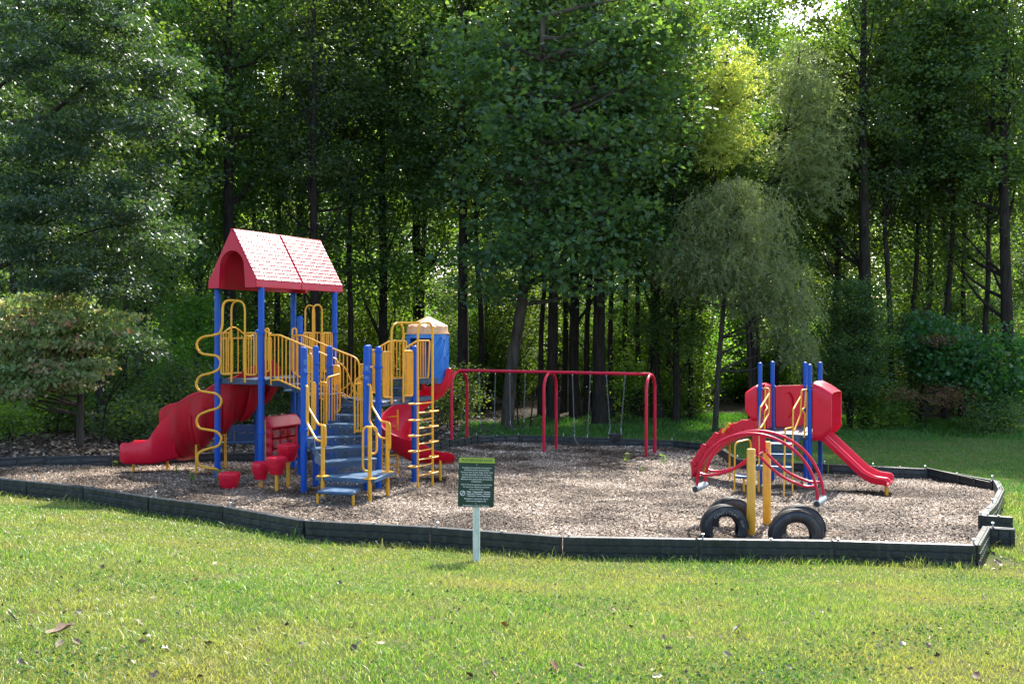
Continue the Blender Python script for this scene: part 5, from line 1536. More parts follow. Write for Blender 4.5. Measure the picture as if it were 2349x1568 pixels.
for txt, y, wd in (('Amenities are provided for the enjoyment', 415, 725), ('of Residents of this community only.', 470, 630), ('Persons at least 18 years of age, of clear mind', 525, 775), ('are fully responsible and shall accompany', 580, 720), ('players and use at their own risk following', 635, 730), ('Municipal rules, general safety and common', 690, 770), ('considerations.', 745, 260),
                   ('Park at Winterset assumes no responsibility', 820, 755), ('for injury to or inflicted by any person', 875, 645), ('or as a result of use.', 930, 340), ('Management reserves the right to', 1158, 590), ('revoke use priviledges at will.', 1212, 500), ('Trespassing is a violation of State Law.', 1320, 655)):
    words(txt, 0.003, zz(y), 0.0245, M_white, xw(wd), bold=0.0002)
for txt, y, wd in (('• Glass  • Inappropriate Language', 990, 605), ('• Aggressive behavior  • Smoking', 1040, 585), ('• Commandeering of Playground', 1090, 580)):
    words(txt, xw(55), zz(y), 0.0245, M_white, xw(wd), bold=0.0007)
ringv = []
for j in range(33):
    a = 2 * PI * j / 32
    ringv.append([sloc(xw(-330) + 0.026 * math.cos(a), zz(1030) + 0.026 * math.sin(a), 0.0052), sloc(xw(-330) + 0.033 * math.cos(a), zz(1030) + 0.033 * math.sin(a), 0.0052)])
mb = MB().sweep(ringv, closed=False)
mb.add([sloc(xw(-330) + x, zz(1030) + z, 0.0056) for x, z in ((-0.021, -0.015), (-0.015, -0.021), (0.021, 0.015), (0.015, 0.021))], [(0, 1, 2, 3)])
mb.build('prohibition_symbol', M_white, panel, smooth=0, fix=False)
for y in (338, 1270):
    c = sloc(0.0, zz(y), 0.004)
    MB().tube([c, c - Vector((0, 0.006, 0))], 0.006, 10).build('screw', M_steel, panel)

# ================================================================== BENCH
b0 = GY(521, 25.6); b1 = GY(652, 25.9)
bl = (b1 - b0); bl.z = 0; bl.normalize(); bnn = Vector((-bl.y, bl.x, 0)); Lb = (b1 - b0).length
bench = empty('park_bench', b0, 'dark blue bench behind the spiral slide, half hidden by the tower', 'bench')
zs = zat(0, c2(0, 835)[1], 25.6)
for k in range(2):
    MB().obb(b0.lerp(b1, 0.5).xy.to_3d() + UP * zs + bnn * (-0.1 + 0.2 * k), bl * Lb / 2, bnn * 0.09, UP * 0.025).build('seat_plank', M_bench, bench, bevel=0.006)
zbk = zat(0, c2(0, 735)[1], 25.8)
for k in range(2):
    MB().obb(b0.lerp(b1, 0.5).xy.to_3d() + UP * (zbk - 0.11 + 0.22 * k) + bnn * 0.22, bl * Lb / 2, bnn * 0.02, UP * 0.10).build('back_plank', M_bench, bench, bevel=0.006)
for f in (0.12, 0.8):
    q = b0.lerp(b1, f)
    MB().tube([q - UP * 0.05, Vector((q.x, q.y, zs - 0.02))], 0.03, 8).tube([Vector((q.x, q.y, zs - 0.02)) + bnn * 0.15, Vector((q.x, q.y, zbk + 0.2)) + bnn * 0.25], 0.025, 8).build('leg', M_black, bench)

# ================================================================== VEGETATION
R = np.random.default_rng(11)
def unit(a): return a / np.maximum(np.linalg.norm(a, axis=1, keepdims=True), 1e-9)
def leaf_quads(C, L, ratio, T=None, upb=0.8, fold=0.15, lobed=False):
    """leaf faces at centres C: length L (array), pointing along T (or at random), facing mostly up by upb"""
    n = len(C); L = np.broadcast_to(np.asarray(L, float), (n,))
    if T is None:
        a = R.uniform(0, 2 * PI, n)
        T = np.stack([np.cos(a), np.sin(a), R.normal(-0.25, 0.35, n)], 1)
    T = unit(T)
    Nn = R.normal(0, 1, (n, 3)); Nn[:, 2] = np.abs(Nn[:, 2]) * 0.6 + upb
    B = unit(np.cross(Nn, T)); Nn = np.cross(T, B)
    l = L[:, None]; w_ = l * ratio
    if not lobed:
        V = np.stack([C - T * l * 0.5, C + B * w_ * 0.5 + Nn * w_ * fold, C + T * l * 0.5, C - B * w_ * 0.5 + Nn * w_ * fold], 1)
        F = np.arange(n * 4).reshape(n, 4)
        return V.reshape(-1, 3), F
    # five pointed leaf as two quads and three tips
    pr = [(-0.5, 0), (-0.3, 0.42), (-0.02, 0.24), (0.12, 0.5), (0.2, 0.18), (0.55, 0), (0.2, -0.18), (0.12, -0.5), (-0.02, -0.24), (-0.3, -0.42)]
    V = np.stack([C + T * l * a + B * l * b_ + Nn * l * (fold * abs(b_)) for a, b_ in pr], 1)
    q = [(0, 1, 2, 5), (2, 3, 4, 5), (0, 5, 8, 9), (8, 5, 6, 7)]
    base = (np.arange(n) * 10)[:, None, None]
    F = (base + np.array(q)[None]).reshape(-1, 4)
    return V.reshape(-1, 3), F
def crown_mesh(name, centres, per, spread, L, ratio, mat, flat=0.45, upb=0.25, droop=None, lobed=False, jit=0.35):
    n = len(centres) * per
    C = np.repeat(centres, per, 0) + R.normal(0, 1, (n, 3)) * np.array([spread, spread, spread * flat])
    T = None
    if droop is not None:
        a = R.uniform(0, 2 * PI, n)
        T = np.stack([np.cos(a), np.sin(a), np.full(n, -droop) + R.normal(0, 0.3, n)], 1)
    LL = L * R.uniform(1 - jit, 1 + jit, n)
    V, F = leaf_quads(C, LL, ratio, T, upb, lobed=lobed)
    cr = np.repeat(R.uniform(0, 0.62, len(centres)), per) + R.uniform(0, 0.38, n)
    if lobed: cr = np.repeat(cr, 4)
    return fast_mesh(name, V, F, mat, cr)
def strands_mesh(name, starts, per, seg, L, ratio, mat, down=1.0, sway=0.25):
    """hanging twigs of narrow leaves"""
    n = len(starts)
    a = R.uniform(0, 2 * PI, n)
    d0 = np.stack([np.cos(a), np.sin(a), np.zeros(n)], 1)
    Cs = []; Ts = []
    for k in range(per):
        f = k / per
        p = starts + d0 * (sway * np.sqrt(f + 0.02))[..., None] * 1.0 + np.array([0, 0, -1.0]) * (seg * per * (f ** 1.4) * down) + R.normal(0, 0.03, (n, 3))
        Cs.append(p)
        Ts.append(d0 * R.normal(0.4, 0.7, (n, 1)) + R.normal(0, 0.45, (n, 3)) + np.array([0, 0, -0.9 * down - 0.1]))
    C = np.concatenate(Cs); T = np.concatenate(Ts)
    V, F = leaf_quads(C, L * R.uniform(0.7, 1.3, len(C)), ratio, T, 0.3, 0.1)
    cr = np.tile(R.uniform(0, 0.6, n), per) + R.uniform(0, 0.4, len(C))
    return fast_mesh(name, V, F, mat, cr)

def limb(mb, a, b_, r0, r1, bend=0.15, n=5):
    a = Vector(a); b_ = Vector(b_); d = (b_ - a)
    off = Vector(tuple(R.normal(0, 1, 3))) * d.length * bend * 0.4 + Vector((0, 0, -d.length * bend * 0.3))
    pts = [a.lerp(b_, k / 5) + off * math.sin(PI * k / 5) for k in range(6)]
    mb.tube(pts, [r0 + (r1 - r0) * k / 5 for k in range(6)], n, cap=False)

def generic(seed, H, z0f, Rr, nclus, per, leaf, mat, bark, r0, spread=0.45, lean=0.02, flat=0.45, yoff=0.0):
    """tree at the origin: trunk mesh and crown mesh"""
    global R
    R = np.random.default_rng(seed)
    tp = [Vector((0, 0, -0.3))]
    x = y = 0.0
    for k in range(1, 9):
        x += R.normal(0, lean * H / 8 * 1.2); y += R.normal(0, lean * H / 8 * 1.2)
        tp.append(Vector((x, y, H * 0.94 * k / 8)))
    tp = spline(tp, 3)
    mb = MB()
    mb.tube(tp, [r0 * (1.35 if i == 0 else 1.12 if i == 1 else 1.0) * (1 - 0.85 * i / (len(tp) - 1)) + 0.015 for i in range(len(tp))], 9, cap=False)
    zs = z0f * H + (H * 1.0 - z0f * H) * R.uniform(0, 1, nclus) ** 0.85
    fz = (zs - z0f * H) / (H - z0f * H)
    prof = np.sin(PI * np.clip(fz * 0.86 + 0.1, 0, 1)) ** 0.65
    a = R.uniform(0, 2 * PI, nclus)
    lob = 1 + 0.3 * np.sin(a * 3 + seed) + 0.2 * np.sin(a * 2 + zs)
    rr = Rr * prof * lob * R.uniform(0.15, 1, nclus) ** 0.5
    cen = np.stack([rr * np.cos(a), rr * np.sin(a) + yoff, zs], 1)
    ti = np.clip(((zs - 1.0) / (H * 0.94) * (len(tp) - 1)).astype(int), 0, len(tp) - 1)
    for i in R.choice(nclus, min(34, nclus), replace=False):
        t_ = tp[max(int(ti[i]) - 2, 1)]
        limb(mb, t_, cen[i], r0 * 0.28 * (1 - 0.7 * fz[i]) + 0.012, 0.01)
    tm = mb.mesh('trunk', bark, 60, fix=False)
    cm = crown_mesh('crown', cen, per, spread, leaf, 0.62, mat, flat=flat)
    return tm, cm

TREES = []
def place_tree(name, tm, cm, loc, s, rz, label, group=None, cat='tree', sz=None):
    root = bpy.data.objects.new(name, None); COL.objects.link(root); root.empty_display_size = 0.3
    root.location = loc; root.rotation_euler = (0, 0, rz); root.scale = (s, s, sz or s)
    tag(root, label, cat, group)
    if tm:
        t_ = bpy.data.objects.new('trunk', tm); COL.objects.link(t_); t_.parent = root
    c_ = bpy.data.objects.new('crown', cm); COL.objects.link(c_); c_.parent = root
    TREES.append(root)
    return root
def gl(u, Y):
    p = GY(u, Y); p.z = float(terrain(p.x, p.y)) - 0.05
    return p

# prototypes
PR = [generic(101, 19, 0.22, 3.6, 300, 66, 0.19, L_forest, B_dark, 0.24),
      generic(102, 21, 0.30, 3.9, 310, 66, 0.195, L_forest, B_dark, 0.28),
      generic(103, 17, 0.16, 3.2, 290, 68, 0.175, L_forest, B_mid, 0.18),
      generic(104, 22, 0.38, 4.2, 310, 66, 0.20, L_forest, B_dark, 0.30),
      generic(105, 15, 0.10, 2.9, 280, 68, 0.175, L_under, B_mid, 0.12)]
UN = [generic(201, 5.5, 0.12, 1.7, 130, 90, 0.11, L_under, B_dark, 0.05, spread=0.35, lean=0.06),
      generic(202, 4.2, 0.08, 1.9, 130, 90, 0.11, L_under, B_dark, 0.045, spread=0.35, lean=0.08),
      generic(203, 7.0, 0.25, 2.0, 140, 90, 0.12, L_forest, B_dark, 0.07, spread=0.4, lean=0.05)]
PR.append(None)
PR[5] = generic(106, 21, 0.50, 3.0, 190, 66, 0.19, L_forest, B_dark, 0.15, lean=0.035)
PR.append(generic(107, 23, 0.30, 4.0, 300, 66, 0.19, L_forest, B_dark, 0.30, lean=0.012, yoff=3.0))
R = np.random.default_rng(77)
def zone(x, y):
    u = x / y * FOC + CX
    for lim, nm_ in ((330, 'behind the glossy tree at far left'), (560, 'left of the red roof'), (850, 'between red roof and turret'), (1100, 'behind the pencil turret'), (1330, 'behind the left swings'), (1600, 'behind the right swings'), (1900, 'behind the willows'), (2130, 'around the massive right hand trunk')):
        if u < lim: return nm_
    return 'near the right edge'

# ---- named trunks along the wood edge: (u base, Y, proto, scale, label)
named = [
 (527, 42, 6, 1.0, 'thick dark straight trunk rising behind the red tower roof'),
 (722, 41, 6, 0.8, 'slim leaning dark trunk just right of the red roof'),
 (1060, 45, 3, 0.95, 'dark trunk standing right behind the pencil turret'),
 (1268, 44, 3, 0.9, 'dark trunk right behind the middle leg pair of the swings'),
 (1322, 46, 1, 0.95, 'dark twin-like trunk behind the right swing bay, left one'),
 (1376, 43, 3, 1.0, 'tall dark trunk behind the lowest belt swing'),
 (1508, 46, 1, 0.95, 'broad dark trunk behind the right end of the swing frame'),
 (1549, 44, 0, 0.72, 'brown trunk between the swing frame and the willow'),
 (1725, 45, 3, 0.58, 'grey trunk behind the left blue post of the small play set'),
 (1985, 46, 6, 1.05, 'massive grey brown trunk at right, tallest beyond the double slide'),
 (2308, 45, 6, 1.0, 'dark trunk near the right edge of the picture'),
 (2120, 52, 2, 1.1, 'slender trunk in the dark woods on the right'),
 (452, 46, 2, 1.0, 'thin dark sapling trunk left of the red tower roof'),
 (330, 40, 0, 0.95, 'dark trunk half hidden behind the glossy tree at left'),
 (235, 33, 2, 0.8, 'broad dark trunk in deep shade beyond the left spiral slide'),
 (880, 47, 0, 1.0, 'dark trunk behind the yellow rails of the middle deck'),
 (20, 36, 2, 0.95, 'shaded tree at the far left edge beyond the dogwood')]
for (u, Y, k, s, lab) in named:
    place_tree('woodland_tree', *PR[k], gl(u, Y), s, 0.0 if k == 6 else R.uniform(0, 6.28), lab, 'trees along the wood edge', sz=s * (1.12 if s > 0.75 else 1))
# ---- slim trunks with high crowns standing close together at the wood edge
for (u, Y, s) in ((640, 47, 1.0), (800, 45, 0.95), (960, 49, 1.05), (1105, 48, 1.0), (1240, 47, 0.9), (1292, 49, 1.0), (1345, 48, 0.95), (1405, 46, 0.9), (1440, 50, 1.0), (1468, 47, 0.85), (1532, 49, 0.9), (1585, 47, 0.8), (1605, 51, 0.85), (1780, 49, 0.7), (1845, 52, 0.8), (1905, 50, 0.9), (2050, 47, 1.0), (2088, 50, 1.0), (2165, 48, 1.05), (2205, 51, 1.0), (2262, 46, 0.95), (400, 42, 0.9), (285, 37, 0.8), (590, 50, 1.0)):
    place_tree('slim_tree', *PR[5], gl(u, Y), s, R.uniform(0, 6.28), 'slim dark trunk with a high crown, ' + zone((u - CX) / FOC * Y, Y), 'slim trunks along the wood edge')
# ---- deeper rows
cnt = 0
for (Y, step, ks, smin) in ((51, 7.0, (0, 1, 3, 3), 1.05), (61, 7.0, (1, 3, 5, 5), 0.6), (70, 7.0, (1, 3, 5, 5), 0.72), (80, 7.0, (0, 1, 2, 4), 0.95), (93, 6.5, (0, 2, 4, 4), 1.75), (110, 7.5, (0, 2, 4, 4), 2.6)):
    half = 0.56 * Y + 5
    x = -half + R.uniform(0, step)
    while x < half:
        yy = Y + R.uniform(-2.5, 2.5)
        k = int(R.choice(ks))
        p = Vector((x, yy, float(terrain(x, yy)) - 0.05))
        s_ = smin * R.uniform(0.85, 1.2)
        # the sun reaches the tops of the two tall willows through a gap
        dx, dy = x - 12.0, yy - 44.5
        al = dx * math.sin(rad(SUN_AZ)) + dy * math.cos(rad(SUN_AZ)); la = abs(dx * math.cos(rad(SUN_AZ)) - dy * math.sin(rad(SUN_AZ)))
        if la < 11 and -2 < al < 22: s_ = min(s_, (8.0 + al * 0.95) / (19, 21, 17, 22, 15, 21, 23)[k])
        place_tree('woodland_tree', *PR[k], p, s_, R.uniform(0, 6.28), 'tall leafy tree deep in the dark wood ' + zone(x, yy), 'trees deep in the wood')
        x += step * R.uniform(0.75, 1.3)
# ---- understory
for i in range(150):
    Y = R.uniform(52, 67) if R.uniform() < 0.7 else R.uniform(41, 92); half = 0.55 * Y + 3
    x = R.uniform(-half, half)
    if x < -6: Y = Y - R.uniform(0, 8)
    k = int(R.integers(0, 3))
    p = Vector((x, Y, float(terrain(x, Y)) - 0.05))
    place_tree('understory_sapling', *UN[k], p, R.uniform(0.7, 1.2) * (1 + max(0, Y - 60) / 60), R.uniform(0, 6.28), 'leafy low sapling in the shaded wood ' + zone(x, Y), 'saplings under the trees', 'sapling')

# ---- helper: cluster centres filling pixel-measured blobs at a depth
def blob(u, v, ru, rv, Y, ry, n, shell=0.6):
    d = unit(R.normal(0, 1, (n, 3))) * (R.uniform(0, 1, (n, 1)) ** shell)
    uu = u + d[:, 0] * ru; vv = v + d[:, 1] * rv; yy = Y + d[:, 2] * ry
    return np.stack([(uu - CX) / FOC * yy, yy, CAMZ + (HY - vv) / FOC * yy], 1)
def tree_from(name, trunk_px, r0, r1, bark, limbs_to, crown_me, label, cat='tree', group=None, nl=24, extra=()):
    pts = [W(u, v, Y) for u, v, Y in trunk_px]
    g = float(terrain(pts[0].x, pts[0].y)); pts[0].z = min(pts[0].z, g)
    pts = [pts[0] - UP * 0.3] + pts
    pts = spline(pts, 4)
    root = empty(name, (pts[0].x, pts[0].y, g), label, cat, group)
    mb = MB()
    n_ = len(pts)
    mb.tube(pts, [(r0 * (1.3 if i < 3 else 1)) * (1 - i / (n_ - 1)) + r1 * i / (n_ - 1) for i in range(n_)], 12, cap=False)
    for (a, b_, ra, rb2) in extra:
        mb.tube(spline([W(*q) for q in a], 5), [ra + (rb2 - ra) * i / (5 * (len(a) - 1)) for i in range(5 * (len(a) - 1) + 1)], 8, cap=False)
    if len(limbs_to):
        sel = R.choice(len(limbs_to), min(nl, len(limbs_to)), replace=False)
        for i in sel:
            c = limbs_to[i]
            best = min(range(n_ // 4, n_), key=lambda k: abs(pts[k].z - (c[2] - 0.35 * math.hypot(pts[k].x - c[0], pts[k].y - c[1]))) + 0.3 * math.hypot(pts[k].x - c[0], pts[k].y - c[1]))
            limb(mb, pts[best], c, r1 * 0.9 + 0.015, 0.008, 0.12)
    mb.build('trunk', bark, root, smooth=60, fix=False)
    o = bpy.data.objects.new('crown', crown_me); link(o, root)
    return root

# ---- sycamore behind the swings
cen = np.concatenate([blob(1200, 300, 170, 300, 38.2, 3.2, 190, 0.4), blob(1400, 280, 220, 240, 38.5, 3.0, 190, 0.4), blob(1330, 560, 230, 130, 37.5, 2.4, 120, 0.4), blob(1140, 600, 120, 130, 38, 2.2, 60, 0.4), blob(1470, 110, 180, 130, 39, 2.4, 110, 0.4), blob(1090, 160, 120, 130, 39, 2.4, 60, 0.4)])
cm = crown_mesh('crown', cen, 20, 0.42, 0.22, 0.8, L_syc, flat=0.5, upb=0.5, lobed=True)
tree_from('sycamore_tree', [(1163, 985, 39.2), (1172, 860, 39.1), (1190, 740, 39), (1215, 560, 38.8), (1228, 420, 38.6), (1240, 230, 38.4), (1246, 40, 38.2)], 0.30, 0.10, B_syc, cen, cm, 'leaning big-leaved sycamore with thick trunk behind the left swings', nl=46,
          extra=[([(1205, 650, 38.9), (1290, 640, 38), (1400, 660, 37)], None, 0.06, 0.015), ([(1235, 500, 38.6), (1330, 380, 38), (1410, 300, 37.5)], None, 0.08, 0.02)])

# ---- lower willow
st = np.concatenate([blob(1690, 500, 150, 85, 39.5, 2.8, 700, 0.55), blob(1575, 600, 95, 85, 39.5, 2.2, 420, 0.55), blob(1700, 620, 150, 100, 39.4, 2.6, 620, 0.55), blob(1800, 690, 82, 120, 39.3, 2.0, 560, 0.55), blob(1690, 430, 60, 30, 39.5, 1.5, 150), blob(1835, 800, 42, 55, 39.2, 1.2, 170)])
cm = strands_mesh('crown', st, 15, 0.045, 0.17, 0.24, L_willow, 0.75, 0.5)
tree_from('willow_tree', [(1640, 990, 40.5), (1648, 850, 40.3), (1660, 700, 40), (1672, 560, 39.8), (1680, 430, 39.6)], 0.15, 0.05, B_mid, st, cm, 'rounded weeping willow with slim leaning trunk left of the small play set', nl=30)
# ---- two taller sunlit willows
st = np.concatenate([blob(1665, 190, 95, 105, 43.5, 2.3, 760, 0.55), blob(1635, 320, 75, 80, 43.5, 2, 300, 0.55), blob(1690, 330, 60, 60, 43.5, 2, 230, 0.55)])
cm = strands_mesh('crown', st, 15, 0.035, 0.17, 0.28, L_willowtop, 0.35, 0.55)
tree_from('willow_tree', [(1722, 965, 45), (1710, 700, 44.5), (1640, 420, 44), (1655, 250, 43.8), (1670, 110, 43.5)], 0.12, 0.04, B_mid, st, cm, 'tall yellow-green willow top glowing in the sun, left of the pair', nl=30)
st = np.concatenate([blob(1840, 190, 80, 100, 44.5, 2.3, 520, 0.55), blob(1880, 310, 90, 120, 44.5, 2.3, 500, 0.55), blob(1810, 360, 70, 100, 44.2, 2, 280, 0.55), blob(1890, 430, 60, 70, 44.2, 2, 180, 0.55)])
cm = strands_mesh('crown', st, 15, 0.04, 0.17, 0.26, L_willow, 0.5, 0.55)
tree_from('willow_tree', [(1745, 960, 45.5), (1735, 620, 45.2), (1750, 460, 45), (1800, 300, 44.8), (1835, 120, 44.5)], 0.13, 0.04, B_mid, st, cm, 'tall pale green willow beside the sunlit one, right of the pair', nl=30)

# ---- glossy tree overhanging at the left
tips = []
reach = lambda v: float(np.interp(v, [-20, 90, 150, 330, 400, 450, 490, 540, 580, 680], [300, 340, 420, 430, 390, 320, 360, 440, 340, 300]))
while len(tips) < 165:
    v = R.uniform(-20, 670); u = -60 + (reach(v) + 60) * R.uniform(0, 1) ** 0.75
    yy = R.uniform(22.6, 26.4); k = 8
    ru = R.uniform(25, 60)
    s_ = np.linspace(-1, 1, k) + R.normal(0, 0.15, k)
    uu = np.minimum(u + s_ * ru, reach(v) + R.uniform(0, 25, k)); vv = v + s_ * R.uniform(2, 14) + R.normal(0, 5, k); y2 = yy + R.normal(0, 0.35, k)
    tips.append(np.stack([(uu - CX) / FOC * y2, y2, CAMZ + (HY - vv) / FOC * y2], 1))
tips.append(blob(330, 800, 50, 35, 24.6, 1.0, 26)); tips.append(blob(250, 640, 60, 20, 24.2, 0.8, 16))
cen = np.concatenate(tips)
cm = crown_mesh('crown', cen, 52, 0.21, 0.12, 0.48, L_gloss, flat=0.38, upb=0.35, droop=0.55)
tree_from('glossy_leaved_tree', [(-95, 1060, 25.5), (-90, 800, 25.4), (-80, 500, 25.2), (-60, 200, 25), (-40, -60, 24.8)], 0.24, 0.10, B_dark, cen, cm, 'dark glossy-leaved tree overhanging from the left edge', nl=2,
          extra=[([(-80, 330, 25.2), (0, 290, 24.8), (90, 275, 24.4), (150, 235, 24.2), (230, 165, 24)], None, 0.10, 0.03), ([(-80, 480, 25.2), (60, 470, 24.6), (200, 480, 24.2)], None, 0.06, 0.02), ([(-70, 250, 25), (60, 150, 24.6), (150, 60, 24.3)], None, 0.06, 0.02)])
# ---- dogwood
cen = []
for (u, v, ru, n) in ((110, 690, 110, 40), (190, 730, 130, 62), (90, 750, 110, 50), (240, 760, 90, 40), (150, 790, 150, 66), (60, 810, 90, 40), (140, 840, 140, 60), (60, 870, 80, 26), (190, 850, 60, 22), (-20, 720, 70, 30), (-30, 790, 80, 36), (-20, 850, 80, 34), (110, 880, 120, 40), (30, 900, 80, 26)):
    cen.append(blob(u, v, ru, 20, 26.2, 1.7, int(n * 1.25), 0.5))
cen = np.concatenate(cen)
cm = crown_mesh('crown', cen, 34, 0.20, 0.14, 0.58, L_dog, flat=0.28, upb=0.5, droop=0.9)
tree_from('dogwood_tree', [(183, 1025, 27.4), (184, 950, 27.3), (183, 870, 27.1), (178, 780, 26.8), (170, 690, 26.6)], 0.13, 0.03, B_mid, cen, cm, 'dogwood with tiers of pale green leaves turning pink at left', nl=30)

# ---- vine covered shrubs and a withered branch on the right
cen = np.concatenate([blob(2200, 830, 110, 90, 44.5, 1.8, 150), blob(2300, 860, 90, 110, 44, 1.8, 130), blob(2120, 780, 70, 60, 45, 1.5, 60)])
cm = crown_mesh('crown', cen, 30, 0.35, 0.20, 0.9, L_vine, flat=0.6, upb=0.3, droop=0.8)
tree_from('vine_shrub', [(2230, 1000, 45), (2225, 900, 44.8), (2215, 800, 44.6)], 0.06, 0.02, B_dark, cen, cm, 'big-leaved vine tangle hanging over shrubs at the right edge', 'shrub', nl=20)
cen = np.concatenate([blob(2165, 910, 90, 26, 43, 1.2, 46), blob(2150, 780, 50, 14, 43.5, 0.8, 18), blob(2060, 905, 60, 25, 43, 1, 20)])
cm = crown_mesh('crown', cen, 34, 0.28, 0.10, 0.5, L_brown, flat=0.4)
tree_from('withered_bush', [(2120, 1005, 43.2), (2125, 940, 43.1), (2140, 860, 43), (2150, 780, 43.2)], 0.05, 0.015, B_dark, cen, cm, 'bush with withered brown leaves under the trees at right', 'shrub', nl=26)
for (u, v, Y, ru, rv, n, lab) in ((2020, 930, 44, 110, 70, 120, 'dark leafy shrub beside the massive trunk at right'), (2300, 960, 42.5, 90, 50, 80, 'low dark shrub at the grass edge, far right'), (1860, 930, 45.5, 90, 60, 80, 'dark shrub behind the right posts of the small play set'), (420, 900, 33, 110, 90, 130, 'dark bush in the shade behind the left spiral slide'), (300, 960, 30, 90, 50, 70, 'low dark bush left of the big slide'), (900, 930, 40, 100, 80, 110, 'dark bush behind the curved stair'), (40, 900, 31, 90, 60, 80, 'leafy bush under the dogwood at the left edge'), (1440, 880, 45.5, 60, 80, 60, 'light leafy bush behind the bucket swing'), (1560, 900, 47, 90, 70, 80, 'leafy bush between the willow and the swing frame'), (700, 880, 38, 90, 100, 110, 'dark bush behind the tower posts'), (110, 940, 33, 120, 60, 110, 'leafy bush behind the dogwood trunk'), (250, 900, 36, 120, 90, 130, 'tall dark bush in the shade right of the dogwood'), (20, 960, 29, 70, 40, 60, 'low leafy bush at the far left behind the border'), (560, 930, 40, 90, 80, 110, 'dark bush behind the bench'), (1050, 900, 42, 60, 80, 80, 'dark bush left of the sycamore trunk')):
    cen = blob(u, v, ru, rv, Y, 1.6, n)
    cm = crown_mesh('crown', cen, 40, 0.32, 0.12, 0.6, L_under if 'light' in lab or 'leafy' in lab else L_forest, flat=0.5)
    tree_from('shrub', [(u, HY + (3.4 + 0.02 * Y - 0.5) / Y * FOC, Y), (u, v, Y), (u, v - rv * 0.6, Y)], 0.03, 0.01, B_dark, cen, cm, lab, 'shrub', 'shrubs along the wood edge', nl=20)

# bare leaning stems in the dark behind the swings and at left
for i, (u, v, du, h, Y, lab) in enumerate(((1215, 960, 40, 120, 41, 'thin bare stem leaning left of the middle swing legs'), (1190, 955, -30, 130, 42, 'thin bare stem beside the sycamore trunk'), (230, 1000, 50, 150, 29, 'thin curved bare stem left of the big slide'), (170, 1000, 40, 130, 30, 'thin bare stem beside the dogwood trunk'), (130, 1005, 25, 150, 31, 'thin bare stem left of the dogwood trunk'), (1480, 930, 20, 180, 44, 'thin upright stem in the light gap right of the swings'))):
    p0 = W(u, v, Y); g = float(terrain(p0.x, p0.y)); p0.z = g - 0.1
    p1 = W(u + du * 0.3, v - h * 0.5, Y); p2 = W(u + du, v - h, Y); p3 = W(u + du * 1.6, v - h * 1.5, Y)
    root = empty('bare_stem', (p0.x, p0.y, g), lab, 'sapling')
    MB().tube(spline([p0, p1, p2, p3], 4), [0.035 - 0.002 * k for k in range(13)], 7, cap=False).build('stem', B_dark, root, fix=False)
    MB().tube(spline([p1, p1.lerp(p2, 0.5) + Vector((0.25, 0, 0.2)), p2 + Vector((0.7, 0.1, 0.1))], 4), [0.02 - 0.0015 * k for k in range(9)], 6, cap=False).build('side_stem', B_dark, root, fix=False)

# ================================================================== GRASS, CHIPS, LEAF LITTER
def grassmat(name, stops, dry, sc, trans, tf):
    m, t, b, o = nm(name)
    at = N(t, 'ShaderNodeAttribute'); at.attribute_name = 'rnd'
    r = ramp(t, at.outputs['Fac'], stops)
    tc = N(t, 'ShaderNodeTexCoord')
    n1 = N(t, 'ShaderNodeTexNoise'); setin(n1, Scale=sc, Detail=5.0, Roughness=0.65); t.links.new(tc.outputs['Object'], n1.inputs['Vector'])
    rr = ramp(t, n1.outputs['Fac'], [(0.44, (0, 0, 0)), (0.68, (0.75, 0.75, 0.75))])
    mx = N(t, 'ShaderNodeMixRGB'); t.links.new(rr.outputs[0], mx.inputs[0]); t.links.new(r.outputs[0], mx.inputs[1]); mx.inputs[2].default_value = (*dry, 1)
    t.links.new(mx.outputs[0], b.inputs['Base Color']); b.inputs['Roughness'].default_value = 0.38; b.inputs['Specular IOR Level'].default_value = 0.5
    tl = N(t, 'ShaderNodeBsdfTranslucent'); m2 = N(t, 'ShaderNodeMixRGB', blend_type='MULTIPLY'); m2.inputs[0].default_value = 1
    t.links.new(mx.outputs[0], m2.inputs[1]); m2.inputs[2].default_value = (*trans, 1); t.links.new(m2.outputs[0], tl.inputs['Color'])
    ms = N(t, 'ShaderNodeMixShader'); ms.inputs[0].default_value = tf
    t.links.new(b.outputs[0], ms.inputs[1]); t.links.new(tl.outputs[0], ms.inputs[2]); t.links.new(ms.outputs[0], o.inputs[0])
    return m
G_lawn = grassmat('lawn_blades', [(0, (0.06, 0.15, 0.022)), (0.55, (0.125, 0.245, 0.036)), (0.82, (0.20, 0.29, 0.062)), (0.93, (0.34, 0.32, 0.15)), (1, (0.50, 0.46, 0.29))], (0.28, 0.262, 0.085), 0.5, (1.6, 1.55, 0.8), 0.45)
G_shade = grassmat('shade_grass_blades', [(0, (0.03, 0.10, 0.016)), (0.6, (0.055, 0.16, 0.022)), (1, (0.09, 0.21, 0.03))], (0.08, 0.17, 0.03), 0.4, (1.7, 1.8, 0.8), 0.42)

